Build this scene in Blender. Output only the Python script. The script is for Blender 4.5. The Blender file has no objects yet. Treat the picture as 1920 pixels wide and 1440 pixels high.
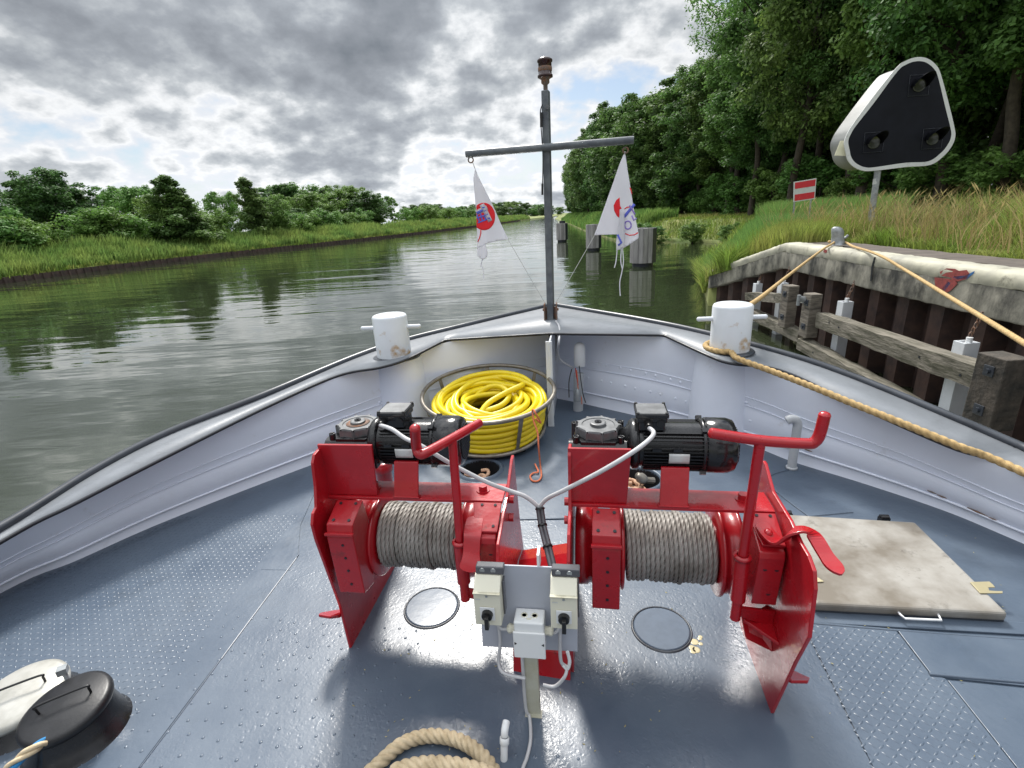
import bpy, bmesh, math, random
import numpy as np
from mathutils import Vector, Matrix
random.seed(7); RNG = np.random.default_rng(11)
R = math.radians
scene = bpy.context.scene
COL = scene.collection

# ------------------------------------------------------------------ camera
CAMZ = 1.7                       # eye height over the deck (deck is z = 0, water is z = -1.3)
PITCH, ROLL, FPX = R(18.70), R(3.32), 930.0
FWD = np.array([0, math.cos(PITCH), -math.sin(PITCH)])
U0 = np.cross(np.array([1., 0, 0]), FWD)
CR = math.cos(ROLL) * np.array([1., 0, 0]) - math.sin(ROLL) * U0
CU = math.sin(ROLL) * np.array([1., 0, 0]) + math.cos(ROLL) * U0
cam = bpy.data.objects.new('camera', bpy.data.cameras.new('camera'))
COL.objects.link(cam)
cam.data.sensor_width = 36; cam.data.lens = 36 * FPX / 1920
cam.data.clip_start = 0.05; cam.data.clip_end = 12000
cam.matrix_world = Matrix(((CR[0], CU[0], -FWD[0], 0), (CR[1], CU[1], -FWD[1], 0), (CR[2], CU[2], -FWD[2], CAMZ), (0, 0, 0, 1)))
scene.camera = cam
WATER = -1.3

# ------------------------------------------------------------------ light, sky, exposure
SUN_AZ, SUN_EL = R(-8), R(50)     # azimuth measured clockwise from straight ahead (+Y)
sd = Vector((math.sin(SUN_AZ) * math.cos(SUN_EL), math.cos(SUN_AZ) * math.cos(SUN_EL), math.sin(SUN_EL)))
sl = bpy.data.lights.new('sun', 'SUN'); sl.energy = 2.6; sl.angle = R(12); sl.color = (1, .96, .9)
so = bpy.data.objects.new('sun', sl); COL.objects.link(so)
so.rotation_euler = sd.to_track_quat('Z', 'Y').to_euler(); so.location = (0, 0, 30)
scene.view_settings.view_transform = 'Standard'; scene.view_settings.look = 'None'
scene.view_settings.exposure = 0.85; scene.view_settings.gamma = 1

world = bpy.data.worlds.new('World'); scene.world = world; world.use_nodes = True
world.cycles.sampling_method = 'MANUAL'; world.cycles.sample_map_resolution = 256
SEED = (22.2, 6.6)
def build_sky():
    nt = world.node_tree; N = nt.nodes; L = nt.links
    for n in list(N): N.remove(n)
    out = N.new('ShaderNodeOutputWorld'); bg = N.new('ShaderNodeBackground'); L.new(bg.outputs[0], out.inputs[0])
    bg.inputs[1].default_value = 0.1
    sky = N.new('ShaderNodeTexSky'); sky.sky_type = 'NISHITA'; sky.sun_disc = False
    sky.sun_elevation = SUN_EL; sky.sun_rotation = SUN_AZ
    tc = N.new('ShaderNodeTexCoord'); sep = N.new('ShaderNodeSeparateXYZ'); L.new(tc.outputs['Generated'], sep.inputs[0])
    def M(op, a, b=None, c=None, clamp=False):
        m = N.new('ShaderNodeMath'); m.operation = op; m.use_clamp = clamp
        for i, v in enumerate((a, b, c)):
            if v is None: continue
            if isinstance(v, (int, float)): m.inputs[i].default_value = v
            else: L.new(v, m.inputs[i])
        return m.outputs[0]
    z = M('MAXIMUM', sep.outputs[2], 0.0); zz = M('ADD', z, 0.42)
    px = M('DIVIDE', sep.outputs[0], zz); py = M('DIVIDE', sep.outputs[1], zz)
    def vec2(ox, oy):
        cb = N.new('ShaderNodeCombineXYZ'); L.new(M('ADD', px, ox), cb.inputs[0]); L.new(M('ADD', py, oy), cb.inputs[1]); return cb.outputs[0]
    def noise(ox, oy, scale, detail, rough, dist=0.0):
        n = N.new('ShaderNodeTexNoise'); n.noise_dimensions = '2D'; n.inputs['Scale'].default_value = scale; n.inputs['Detail'].default_value = detail
        n.inputs['Roughness'].default_value = rough; n.inputs['Distortion'].default_value = dist
        L.new(vec2(ox, oy), n.inputs['Vector']); return n
    def puffs(ox, oy, scale, det):
        """billowing cells: rounded heaps whose outline is broken up by a fractal warp"""
        w = noise(ox, oy, scale * 1.3, 5, .6).outputs['Color']; v = N.new('ShaderNodeVectorMath'); v.operation = 'MULTIPLY_ADD'
        L.new(w, v.inputs[0]); v.inputs[1].default_value = (.55 / scale, .55 / scale, 0); L.new(vec2(ox, oy), v.inputs[2])
        o = N.new('ShaderNodeTexVoronoi'); o.voronoi_dimensions = '2D'; o.feature = 'SMOOTH_F1'; o.inputs['Scale'].default_value = scale; o.inputs['Smoothness'].default_value = .6
        o.inputs['Detail'].default_value = det; o.inputs['Roughness'].default_value = .5; o.inputs['Lacunarity'].default_value = 2.1; o.normalize = True
        L.new(v.outputs[0], o.inputs['Vector']); return o.outputs['Distance']
    OX, OY = SEED
    big = noise(OX, OY, 1.35, 3, .45).outputs['Fac']
    p1_ = puffs(OX, OY, 5.2, 2); p2_ = puffs(OX + .02, OY + .07, 5.2, 1)
    fine = noise(OX, OY, 11.0, 6, .55).outputs['Fac']
    # thickness of the cloud: heaps are thick at their centres (distance small)
    dens = M('ADD', M('MULTIPLY_ADD', big, .68, -.012), M('ADD', M('MULTIPLY', M('SUBTRACT', .62, p1_), .34), M('MULTIPLY', fine, .22)))
    lit = M('SUBTRACT', p2_, p1_)                       # heaps catch light on the side of the hidden sun
    val = M('ADD', dens, M('MULTIPLY', lit, -.38))
    dot = N.new('ShaderNodeVectorMath'); dot.operation = 'DOT_PRODUCT'; L.new(tc.outputs['Generated'], dot.inputs[0]); dot.inputs[1].default_value = sd
    glow = M('POWER', M('MAXIMUM', dot.outputs['Value'], 0.0), 6.0)
    val = M('SUBTRACT', val, M('MULTIPLY', glow, .04))
    hv = val
    val = M('SUBTRACT', val, M('MULTIPLY', M('SUBTRACT', 1.0, M('MULTIPLY', z, 2.6, clamp=True)), .06))
    ramp = N.new('ShaderNodeValToRGB'); L.new(M('ADD', val, M('MULTIPLY', M('SUBTRACT', fine, .5), .10)), ramp.inputs[0]); e = ramp.color_ramp.elements
    e[0].position = .32; e[0].color = (.42, .46, .51, 1); e[1].position = .82; e[1].color = (.12, .135, .155, 1)
    for p, c in ((.405, (.47, .49, .52)), (.445, (.55, .56, .57)), (.49, (.44, .455, .47)), (.53, (.32, .34, .36)), (.60, (.225, .243, .268)), (.68, (.175, .19, .213))):
        q = e.new(p); q.color = (*c, 1)
    gl = M('ADD', M('ADD', 1.0, M('MULTIPLY', M('SUBTRACT', 1.0, M('MULTIPLY', z, 4.0), clamp=True), .30)), M('MULTIPLY', glow, .75))
    up = M('ADD', gl, M('MULTIPLY', M('MULTIPLY', M('SUBTRACT', z, .34), 2.2, clamp=True), 2.2))   # extra brightness added to the sky above the view, lights deck and walls
    sc = N.new('ShaderNodeVectorMath'); sc.operation = 'SCALE'; L.new(ramp.outputs[0], sc.inputs[0]); L.new(M('MULTIPLY', up, 8.2), sc.inputs['Scale'])
    # blue holes
    hole = N.new('ShaderNodeMapRange'); hole.inputs['From Min'].default_value = .36; hole.inputs['From Max'].default_value = .44
    L.new(hv, hole.inputs['Value'])
    mix = N.new('ShaderNodeMix'); mix.data_type = 'RGBA'; L.new(M('MAXIMUM', hole.outputs[0], M('SUBTRACT', 1.3, M('MULTIPLY', z, 9.0), clamp=True)), mix.inputs['Factor'])
    dim = N.new('ShaderNodeVectorMath'); dim.operation = 'SCALE'; dim.inputs['Scale'].default_value = .62; L.new(sky.outputs[0], dim.inputs[0])
    L.new(dim.outputs[0], mix.inputs['A']); L.new(sc.outputs[0], mix.inputs['B'])
    L.new(mix.outputs['Result'], bg.inputs[0])
build_sky()

# ------------------------------------------------------------------ pixel -> real plane helpers (photo pixels, 1920 x 1440)
def ray(x, y): return FWD * FPX + CR * (x - 960) + CU * (720 - y)
EYE = np.array([0, 0, CAMZ])
def onz(x, y, z=0.0):
    d = ray(x, y); return EYE + d * ((z - CAMZ) / d[2])
def at(x, y, Y):
    d = ray(x, y); return EYE + d * (Y / d[1])
def onplane(x, y, p0, n):
    p0 = np.array(p0, float); n = np.array(n, float); d = ray(x, y); return EYE + d * ((p0 - EYE) @ n / (d @ n))

# ------------------------------------------------------------------ materials
MATS = {}
def mat(name, col, rough=.5, metal=0.0, var=0.0, vscale=4.0, col2=None, bump=0.0, bscale=30.0, coat=0.0, spec=.5, island=0.0, translucent=0.0, bdist=.01, stretch=None, detail=6, rvar=0.0):
    m = bpy.data.materials.new(name); m.use_nodes = True; nt = m.node_tree; N = nt.nodes; L = nt.links
    b = N['Principled BSDF']; b.inputs['Base Color'].default_value = (*col, 1); b.inputs['Roughness'].default_value = rough
    b.inputs['Metallic'].default_value = metal; b.inputs['Coat Weight'].default_value = coat; b.inputs['Specular IOR Level'].default_value = spec
    tc = N.new('ShaderNodeTexCoord'); vec = tc.outputs['Object']
    if stretch:
        mp = N.new('ShaderNodeMapping'); mp.inputs['Scale'].default_value = stretch; L.new(vec, mp.inputs[0]); vec = mp.outputs[0]
    if col2 is not None or var:
        c2 = col2 if col2 is not None else tuple(c * (1 - var) for c in col)
        n = N.new('ShaderNodeTexNoise'); n.inputs['Scale'].default_value = vscale; n.inputs['Detail'].default_value = detail; n.inputs['Roughness'].default_value = .6
        L.new(vec, n.inputs['Vector'])
        mr = N.new('ShaderNodeMapRange'); mr.inputs['From Min'].default_value = .38; mr.inputs['From Max'].default_value = .64; L.new(n.outputs['Fac'], mr.inputs['Value'])
        mx = N.new('ShaderNodeMix'); mx.data_type = 'RGBA'; mx.inputs['A'].default_value = (*col, 1); mx.inputs['B'].default_value = (*c2, 1)
        L.new(mr.outputs[0], mx.inputs['Factor']); res = mx.outputs['Result']
        if island:
            g = N.new('ShaderNodeNewGeometry'); hs = N.new('ShaderNodeHueSaturation')
            ma = N.new('ShaderNodeMapRange'); ma.inputs['To Min'].default_value = 1 - island; ma.inputs['To Max'].default_value = 1 + island
            L.new(g.outputs['Random Per Island'], ma.inputs['Value']); L.new(ma.outputs[0], hs.inputs['Value']); L.new(res, hs.inputs['Color'])
            oi = N.new('ShaderNodeObjectInfo'); mh = N.new('ShaderNodeMapRange'); mh.inputs['To Min'].default_value = .48; mh.inputs['To Max'].default_value = .515
            L.new(oi.outputs['Random'], mh.inputs['Value']); L.new(mh.outputs[0], hs.inputs['Hue']); res = hs.outputs[0]
        L.new(res, b.inputs['Base Color'])
        if rvar:
            rr = N.new('ShaderNodeMapRange'); rr.inputs['To Min'].default_value = rough; rr.inputs['To Max'].default_value = rough + rvar
            L.new(mr.outputs[0], rr.inputs['Value']); L.new(rr.outputs[0], b.inputs['Roughness'])
        if translucent:
            tr = N.new('ShaderNodeBsdfTranslucent'); L.new(res, tr.inputs[0]); ms = N.new('ShaderNodeMixShader'); ms.inputs[0].default_value = translucent
            L.new(b.outputs[0], ms.inputs[1]); L.new(tr.outputs[0], ms.inputs[2]); L.new(ms.outputs[0], N['Material Output'].inputs[0])
    if bump:
        n = N.new('ShaderNodeTexNoise'); n.inputs['Scale'].default_value = bscale; n.inputs['Detail'].default_value = 4; L.new(vec, n.inputs['Vector'])
        bp = N.new('ShaderNodeBump'); bp.inputs['Strength'].default_value = bump; bp.inputs['Distance'].default_value = bdist
        L.new(n.outputs['Fac'], bp.inputs['Height']); L.new(bp.outputs[0], b.inputs['Normal'])
    MATS[name] = m; return m

mat('red_paint', (.42, .007, .014), .24, col2=(.33, .006, .012), vscale=4, bump=.25, bscale=40, bdist=.004, rvar=.12, coat=.3)
mat('lid_blue', (.10, .13, .175), .16, var=.12, vscale=30, bump=.15, bscale=25, bdist=.002)
mat('red_dark', (.20, .006, .010), .35, var=.3, vscale=9)
mat('black_iron', (.007, .007, .008), .22, col2=(.018, .018, .02), vscale=12, bump=.2, bscale=120, bdist=.002)
mat('grey_iron', (.16, .165, .17), .45, metal=.3, var=.4, vscale=25, bump=.2, bscale=150, bdist=.002)
mat('rusty_iron', (.22, .10, .05), .7, col2=(.12, .11, .10), vscale=30)
mat('deck_blue', (.070, .095, .132), .30, col2=(.088, .116, .154), vscale=2.5, bump=.35, bscale=45, bdist=.003, rvar=.12)
mat('wall_paint', (.80, .84, .94), .38, col2=(.77, .81, .90), vscale=3, bump=.4, bscale=9, bdist=.006, rvar=.1)
mat('cap_grey', (.21, .225, .245), .42, var=.15, vscale=6, bump=.2, bscale=60, bdist=.003)
mat('dark_rail', (.045, .052, .065), .35, var=.3, vscale=8)
mat('black_edge', (.014, .015, .02), .3, var=.3)
mat('white_paint', (.72, .75, .78), .3, var=.08, vscale=5, bump=.15, bscale=30, bdist=.004)
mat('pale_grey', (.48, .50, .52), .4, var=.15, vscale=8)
mat('wire', (.33, .31, .285), .55, metal=.2, col2=(.19, .17, .15), vscale=9)
mat('hose', (.80, .62, .008), .35, col2=(.74, .56, .01), vscale=3, bump=.1, bscale=60)
mat('frame_metal', (.30, .275, .24), .4, metal=.6, col2=(.20, .18, .15), vscale=12)
mat('cream', (.72, .69, .56), .4, var=.06)
mat('white_plastic', (.76, .77, .77), .4, var=.04)
mat('board_grey', (.42, .44, .50), .45, var=.08, vscale=6)
mat('black_plastic', (.012, .012, .013), .35, var=.2)
mat('smoke_plastic', (.09, .09, .10), .15, var=.2)
mat('cable', (.52, .52, .53), .45, var=.1, vscale=20)
mat('channel', (.48, .48, .40), .5, col2=(.40, .38, .28), vscale=10, bump=.2)
mat('hatch_lid', (.20, .175, .14), .38, metal=.25, col2=(.33, .315, .285), vscale=4, bump=.3, bscale=20, bdist=.004, rvar=.25)
mat('brass', (.50, .44, .27), .4, metal=.3, var=.2)
mat('rope_tan', (.52, .36, .16), .8, col2=(.36, .24, .10), vscale=40, bump=.6, bscale=300, bdist=.003)
mat('rope_pale', (.62, .50, .33), .8, col2=(.46, .36, .22), vscale=30, bump=.6, bscale=300, bdist=.003)
mat('rope_blue', (.03, .25, .55), .7, var=.3, vscale=40, bump=.5, bscale=300)
mat('rope_orange', (.75, .20, .09), .8, var=.3, vscale=60)
mat('rope_salmon', (.62, .38, .24), .8, var=.3, vscale=60)
mat('hole_dark', (.02, .02, .022), .6, var=.3)
mat('mast_grey', (.085, .095, .11), .4, col2=(.15, .165, .175), vscale=10, bump=.1)
mat('lamp_red', (.04, .014, .013), .2, var=.2)
mat('flag_white', (.80, .80, .84), .8, var=.03, translucent=.35)
mat('flag_red', (.80, .02, .03), .8, var=.03); mat('flag_blue', (.12, .15, .62), .8, var=.03); mat('flag_purple', (.30, .22, .62), .8, var=.03)
mat('line', (.6, .6, .58), .7, var=.1)
mat('sign_black', (.008, .009, .014), .6, var=.3, vscale=3, bump=.05, spec=.15)
mat('sign_white', (.60, .61, .60), .4, var=.08); mat('sign_grey', (.28, .285, .27), .5, col2=(.20, .205, .19), vscale=2)
mat('sign_red', (.62, .02, .035), .4, var=.1); mat('galv', (.36, .38, .39), .45, metal=.5, var=.3, vscale=15)
mat('lens', (.06, .065, .05), .15, var=.2); mat('sticker', (.68, .66, .48), .5, var=.05)
mat('concrete', (.36, .34, .28), .85, col2=(.05, .05, .045), vscale=2.6, bump=.7, bscale=9, bdist=.02, stretch=(1, 1, .6), detail=10)

mat('cap_cream', (.50, .48, .37), .75, col2=(.30, .29, .24), vscale=1.6, bump=.3, bscale=15)
mat('paving', (.17, .14, .12), .9, var=.3, vscale=3)
mat('sheet_pile', (.070, .038, .028), .75, col2=(.03, .018, .016), vscale=4, bump=.4, bscale=14, bdist=.01)
mat('sheet_pile_dark', (.032, .02, .02), .8, var=.4, vscale=4)
mat('old_wood', (.20, .175, .14), .85, col2=(.07, .06, .05), vscale=5, bump=.8, bscale=14, bdist=.02, stretch=(.5, .5, 3))
mat('old_wood_h', (.20, .18, .145), .85, col2=(.06, .058, .035), vscale=5, bump=.8, bscale=14, bdist=.02, stretch=(3, .4, 3))
mat('mossy', (.12, .12, .05), .9, var=.4)
mat('dolphin_wood', (.33, .32, .31), .85, col2=(.20, .19, .19), vscale=2, bump=.6, bscale=20, stretch=(3, 3, .4))
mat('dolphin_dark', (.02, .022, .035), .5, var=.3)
mat('old_wood_dark', (.085, .07, .055), .85, col2=(.03, .028, .024), vscale=5, bump=.8, bscale=14, bdist=.02)
mat('lid_silver', (.50, .49, .45), .4, metal=.3, col2=(.36, .35, .31), vscale=9)
mat('bark', (.07, .055, .04), .9, var=.5, vscale=6, bump=.5, bscale=20)
mat('leaf_dark', (.070, .145, .040), .6, col2=(.145, .25, .060), vscale=.45, island=.45, translucent=.4, spec=.3)
mat('leaf_deep', (.055, .12, .034), .6, col2=(.10, .19, .048), vscale=.45, island=.45, translucent=.4, spec=.3)
mat('leaf_mid', (.12, .23, .055), .6, col2=(.17, .30, .07), vscale=.5, island=.4, translucent=.4, spec=.3)
mat('leaf_light', (.12, .23, .045), .6, col2=(.17, .29, .06), vscale=.5, island=.35, translucent=.4, spec=.3)
mat('reed', (.13, .26, .065), .6, col2=(.23, .33, .085), vscale=.25, island=.4, translucent=.35, spec=.25)
mat('grass', (.20, .30, .05), .65, col2=(.34, .36, .10), vscale=.8, island=.5, translucent=.25, spec=.25)
mat('straw', (.42, .33, .15), .7, col2=(.34, .29, .12), vscale=.5, island=.35, translucent=.2, spec=.2)
mat('soil', (.12, .17, .045), .95, col2=(.26, .26, .09), vscale=.25, bump=.5, bscale=3, bdist=.05)
mat('soil_far', (.07, .12, .03), .95, col2=(.12, .17, .05), vscale=.05)
mat('bank_wood', (.085, .055, .045), .9, col2=(.04, .03, .025), vscale=1.5)
mat('floor_dark', (.03, .032, .015), .95, col2=(.05, .055, .02), vscale=.4)
mat('bridge_grey', (.36, .40, .45), .6, var=.1, vscale=.1)
mat('flower', (.7, .7, .62), .7, var=.1)
mat('graffiti_red', (.30, .05, .045), .6, var=.4, vscale=20); mat('graffiti_blue', (.03, .16, .42), .6, var=.4, vscale=20)
def grime(name, col, scale, lo, hi, amt):
    m = MATS[name]; nt = m.node_tree; N = nt.nodes; L = nt.links; b = N['Principled BSDF']; tc = N.new('ShaderNodeTexCoord')
    n = N.new('ShaderNodeTexNoise'); n.inputs['Scale'].default_value = scale; n.inputs['Detail'].default_value = 8; n.inputs['Roughness'].default_value = .7; L.new(tc.outputs['Object'], n.inputs['Vector'])
    r_ = N.new('ShaderNodeMapRange'); r_.inputs['From Min'].default_value = lo; r_.inputs['From Max'].default_value = hi; r_.inputs['To Max'].default_value = amt; L.new(n.outputs['Fac'], r_.inputs['Value'])
    mx = N.new('ShaderNodeMix'); mx.data_type = 'RGBA'; mx.inputs['B'].default_value = (*col, 1); L.new(r_.outputs[0], mx.inputs['Factor'])
    L.new(b.inputs['Base Color'].links[0].from_socket, mx.inputs['A']); L.new(mx.outputs['Result'], b.inputs['Base Color'])
grime('concrete', (.03, .03, .03), 1.4, .48, .62, .75); grime('sign_white', (.25, .24, .2), 6, .55, .75, .6); grime('red_paint', (.07, .018, .014), 11, .60, .74, .8); grime('wall_paint', (.40, .36, .30), 6, .62, .80, .5); grime('deck_blue', (.045, .06, .08), 3.3, .55, .75, .55)
grime('hatch_lid', (.08, .065, .05), 9, .60, .74, .7); grime('cap_cream', (.16, .15, .12), 5, .56, .68, .8); grime('hose', (.30, .26, .03), 14, .60, .75, .6); grime('cap_grey', (.12, .125, .13), 9, .58, .75, .6)
def mat_copy(src, name): MATS[name] = MATS[src].copy(); MATS[name].name = name

# water: dark green body, low ripples drawn out across the view
def make_water():
    m = bpy.data.materials.new('water'); m.use_nodes = True; nt = m.node_tree; N = nt.nodes; L = nt.links
    b = N['Principled BSDF']; b.inputs['Base Color'].default_value = (.026, .034, .017, 1); b.inputs['Roughness'].default_value = .015
    b.inputs['IOR'].default_value = 2.35; b.inputs['Specular IOR Level'].default_value = .5
    tc = N.new('ShaderNodeTexCoord')
    def nz(sx, sy, scale, det, rot):
        mp = N.new('ShaderNodeMapping'); mp.inputs['Scale'].default_value = (sx, sy, 1); mp.inputs['Rotation'].default_value = (0, 0, rot)
        L.new(tc.outputs['Object'], mp.inputs[0]); n = N.new('ShaderNodeTexNoise'); n.inputs['Scale'].default_value = scale
        n.inputs['Detail'].default_value = det; n.inputs['Roughness'].default_value = .45; n.inputs['Distortion'].default_value = .4; L.new(mp.outputs[0], n.inputs['Vector']); return n.outputs['Fac']
    a, c = nz(.30, 1.2, .42, 2, .25), nz(.5, 1.7, 1.5, 2, .12)
    d = nz(.3, .8, .10, 2, .1)
    add = N.new('ShaderNodeMath'); add.operation = 'MULTIPLY_ADD'; L.new(c, add.inputs[0]); add.inputs[1].default_value = .15; L.new(a, add.inputs[2])
    add2 = N.new('ShaderNodeMath'); add2.operation = 'MULTIPLY_ADD'; L.new(d, add2.inputs[0]); add2.inputs[1].default_value = 1.5; L.new(add.outputs[0], add2.inputs[2])
    bp = N.new('ShaderNodeBump'); bp.inputs['Strength'].default_value = 1; bp.inputs['Distance'].default_value = .05
    L.new(add2.outputs[0], bp.inputs['Height']); L.new(bp.outputs[0], b.inputs['Normal']); MATS['water'] = m
make_water()

# painted deck in front of the winches: thick wavy gloss
def make_deck_gloss():
    m = MATS['deck_blue'].copy(); m.name = 'deck_gloss'; nt = m.node_tree; N = nt.nodes; L = nt.links; b = N['Principled BSDF']
    tc = N.new('ShaderNodeTexCoord')
    n = N.new('ShaderNodeTexNoise'); n.inputs['Scale'].default_value = 55; n.inputs['Detail'].default_value = 4; n.inputs['Distortion'].default_value = .8; L.new(tc.outputs['Object'], n.inputs['Vector'])
    v = N.new('ShaderNodeTexVoronoi'); v.inputs['Scale'].default_value = 45; L.new(tc.outputs['Object'], v.inputs['Vector'])
    cr = N.new('ShaderNodeMapRange'); cr.inputs['From Min'].default_value = .12; cr.inputs['From Max'].default_value = .3; L.new(v.outputs['Distance'], cr.inputs['Value'])
    # patchiness
    p = N.new('ShaderNodeTexNoise'); p.inputs['Scale'].default_value = 3; p.inputs['Detail'].default_value = 3; L.new(tc.outputs['Object'], p.inputs['Vector'])
    pm = N.new('ShaderNodeMapRange'); pm.inputs['From Min'].default_value = .4; pm.inputs['From Max'].default_value = .6; pm.inputs['To Min'].default_value = .25; L.new(p.outputs['Fac'], pm.inputs['Value'])
    h = N.new('ShaderNodeMath'); h.operation = 'MULTIPLY_ADD'; L.new(cr.outputs[0], h.inputs[0]); h.inputs[1].default_value = .30; L.new(n.outputs['Fac'], h.inputs[2])
    h2 = N.new('ShaderNodeMath'); h2.operation = 'MULTIPLY'; L.new(h.outputs[0], h2.inputs[0]); L.new(pm.outputs[0], h2.inputs[1])
    bp = N.new('ShaderNodeBump'); bp.inputs['Strength'].default_value = .55; bp.inputs['Distance'].default_value = .003
    L.new(h2.outputs[0], bp.inputs['Height']); L.new(bp.outputs[0], b.inputs['Normal'])
    b.inputs['Coat Weight'].default_value = .3; b.inputs['Coat Roughness'].default_value = .16
    L.new(bp.outputs[0], b.inputs['Coat Normal'])
    MATS['deck_gloss'] = m
make_deck_gloss()

# ------------------------------------------------------------------ object helpers
def tag(o, label=None, cat=None, group=None, kind=None):
    if label: o['label'] = label
    if cat: o['category'] = cat
    if group: o['group'] = group
    if kind: o['kind'] = kind
    return o
def empty(name, loc=(0, 0, 0), rz=0.0):
    o = bpy.data.objects.new(name, None); COL.objects.link(o); o.location = loc; o.rotation_euler = (0, 0, rz); o.empty_display_size = .1; return o
def mesh_np(name, V, F, m, parent=None, smooth=False, loc=None):
    """fast mesh from a vertex array and a list of (n,k) face arrays"""
    me = bpy.data.meshes.new(name); V = np.asarray(V, np.float32)
    if not isinstance(F, (list, tuple)): F = [F]
    F = [np.asarray(f, np.int32) for f in F if len(f)]
    me.vertices.add(len(V)); me.vertices.foreach_set('co', V.ravel())
    loops = np.concatenate([f.ravel() for f in F]); cnt = np.concatenate([np.full(len(f), f.shape[1], np.int32) for f in F])
    st = np.concatenate([[0], np.cumsum(cnt)[:-1]]).astype(np.int32)
    me.loops.add(len(loops)); me.loops.foreach_set('vertex_index', loops)
    me.polygons.add(len(cnt)); me.polygons.foreach_set('loop_start', st); me.polygons.foreach_set('loop_total', cnt)
    if smooth: me.polygons.foreach_set('use_smooth', np.ones(len(cnt), bool))
    me.update(calc_edges=True); me.materials.append(MATS[m])
    o = bpy.data.objects.new(name, me); COL.objects.link(o)
    if parent: o.parent = parent
    if loc is not None: o.location = loc
    return o

class MB:
    """collects shapes; build() links them as one mesh object"""
    def __init__(s): s.v = []; s.f = []; s.sm = []; s.mi = []; s.m = 0
    def add(s, vs, fs, smooth=False):
        k = len(s.v); s.v += [tuple(float(c) for c in p) for p in vs]
        for f in fs: s.f.append(tuple(i + k for i in f)); s.sm.append(smooth); s.mi.append(s.m)
        return s
    def box(s, c, size, rot=None):
        hx, hy, hz = [q / 2 for q in size]
        P = [Vector((x, y, z)) for x in (-hx, hx) for y in (-hy, hy) for z in (-hz, hz)]
        if rot is not None: P = [rot @ p for p in P]
        P = [p + Vector(c) for p in P]
        return s.add(P, [(0, 1, 3, 2), (4, 6, 7, 5), (0, 4, 5, 1), (2, 3, 7, 6), (0, 2, 6, 4), (1, 5, 7, 3)])
    def prism(s, poly, d, n=None):
        """poly: 3-D points in a plane; d: thickness vector"""
        k = len(poly); P = [Vector(p) for p in poly]; d = Vector(d); Q = [p + d for p in P]
        return s.add(P + Q, [tuple(range(k))[::-1], tuple(range(k, 2 * k))] + [(i, (i + 1) % k, k + (i + 1) % k, k + i) for i in range(k)])
    def cyl(s, a, b, r0, r1=None, n=20, cap=True, smooth=True):
        r1 = r0 if r1 is None else r1; a = Vector(a); b = Vector(b); d = (b - a).normalized()
        u = d.orthogonal().normalized(); w = d.cross(u)
        c = [u * math.cos(2 * math.pi * i / n) + w * math.sin(2 * math.pi * i / n) for i in range(n)]
        s.add([a + q * r0 for q in c] + [b + q * r1 for q in c], [(i, (i + 1) % n, n + (i + 1) % n, n + i) for i in range(n)], smooth)
        if cap:
            s.add([a + q * r0 for q in c], [tuple(range(n))[::-1]]); s.add([b + q * r1 for q in c], [tuple(range(n))])
        return s
    def lathe(s, prof, o=(0, 0, 0), axis=(0, 0, 1), n=24, smooth=True):
        """prof: (radius, height) pairs"""
        o = Vector(o); d = Vector(axis).normalized(); u = d.orthogonal().normalized(); w = d.cross(u); V = []
        for r, h in prof:
            for i in range(n):
                t = 2 * math.pi * i / n; V.append(o + d * h + (u * math.cos(t) + w * math.sin(t)) * max(r, 1e-4))
        F = [(j * n + i, j * n + (i + 1) % n, (j + 1) * n + (i + 1) % n, (j + 1) * n + i) for j in range(len(prof) - 1) for i in range(n)]
        return s.add(V, F, smooth)
    def tube(s, pts, r, n=10, cap=True, closed=False):
        V, F = sweep(np.array([tuple(p) for p in pts], float), r, n, closed)
        s.add(V, F.tolist(), True)
        if cap and not closed:
            s.add(V[:n], [tuple(range(n))[::-1]]); s.add(V[-n:], [tuple(range(n))])
        return s
    def dome(s, c, r, h=None, n=8, axis=(0, 0, 1)):
        h = r if h is None else h
        return s.lathe([(r, 0), (r * .8, h * .6), (r * .4, h * .92), (0, h)], c, axis, n)
    def build(s, name, m, parent=None, bevel=0.0, seg=2, merge=False):
        me = bpy.data.meshes.new(name); me.from_pydata(s.v, [], s.f); me.polygons.foreach_set('use_smooth', s.sm)
        ms = m if isinstance(m, (list, tuple)) else [m]
        for q in ms: me.materials.append(MATS[q])
        if len(ms) > 1: me.polygons.foreach_set('material_index', s.mi)
        bm = bmesh.new(); bm.from_mesh(me)
        if merge: bmesh.ops.remove_doubles(bm, verts=bm.verts, dist=1e-5)
        bmesh.ops.recalc_face_normals(bm, faces=bm.faces); bm.to_mesh(me); bm.free()
        me.update(); o = bpy.data.objects.new(name, me); COL.objects.link(o)
        if parent: o.parent = parent
        if bevel:
            b = o.modifiers.new('bevel', 'BEVEL'); b.width = bevel; b.segments = seg; b.limit_method = 'ANGLE'; b.angle_limit = R(40)
        return o

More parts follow.
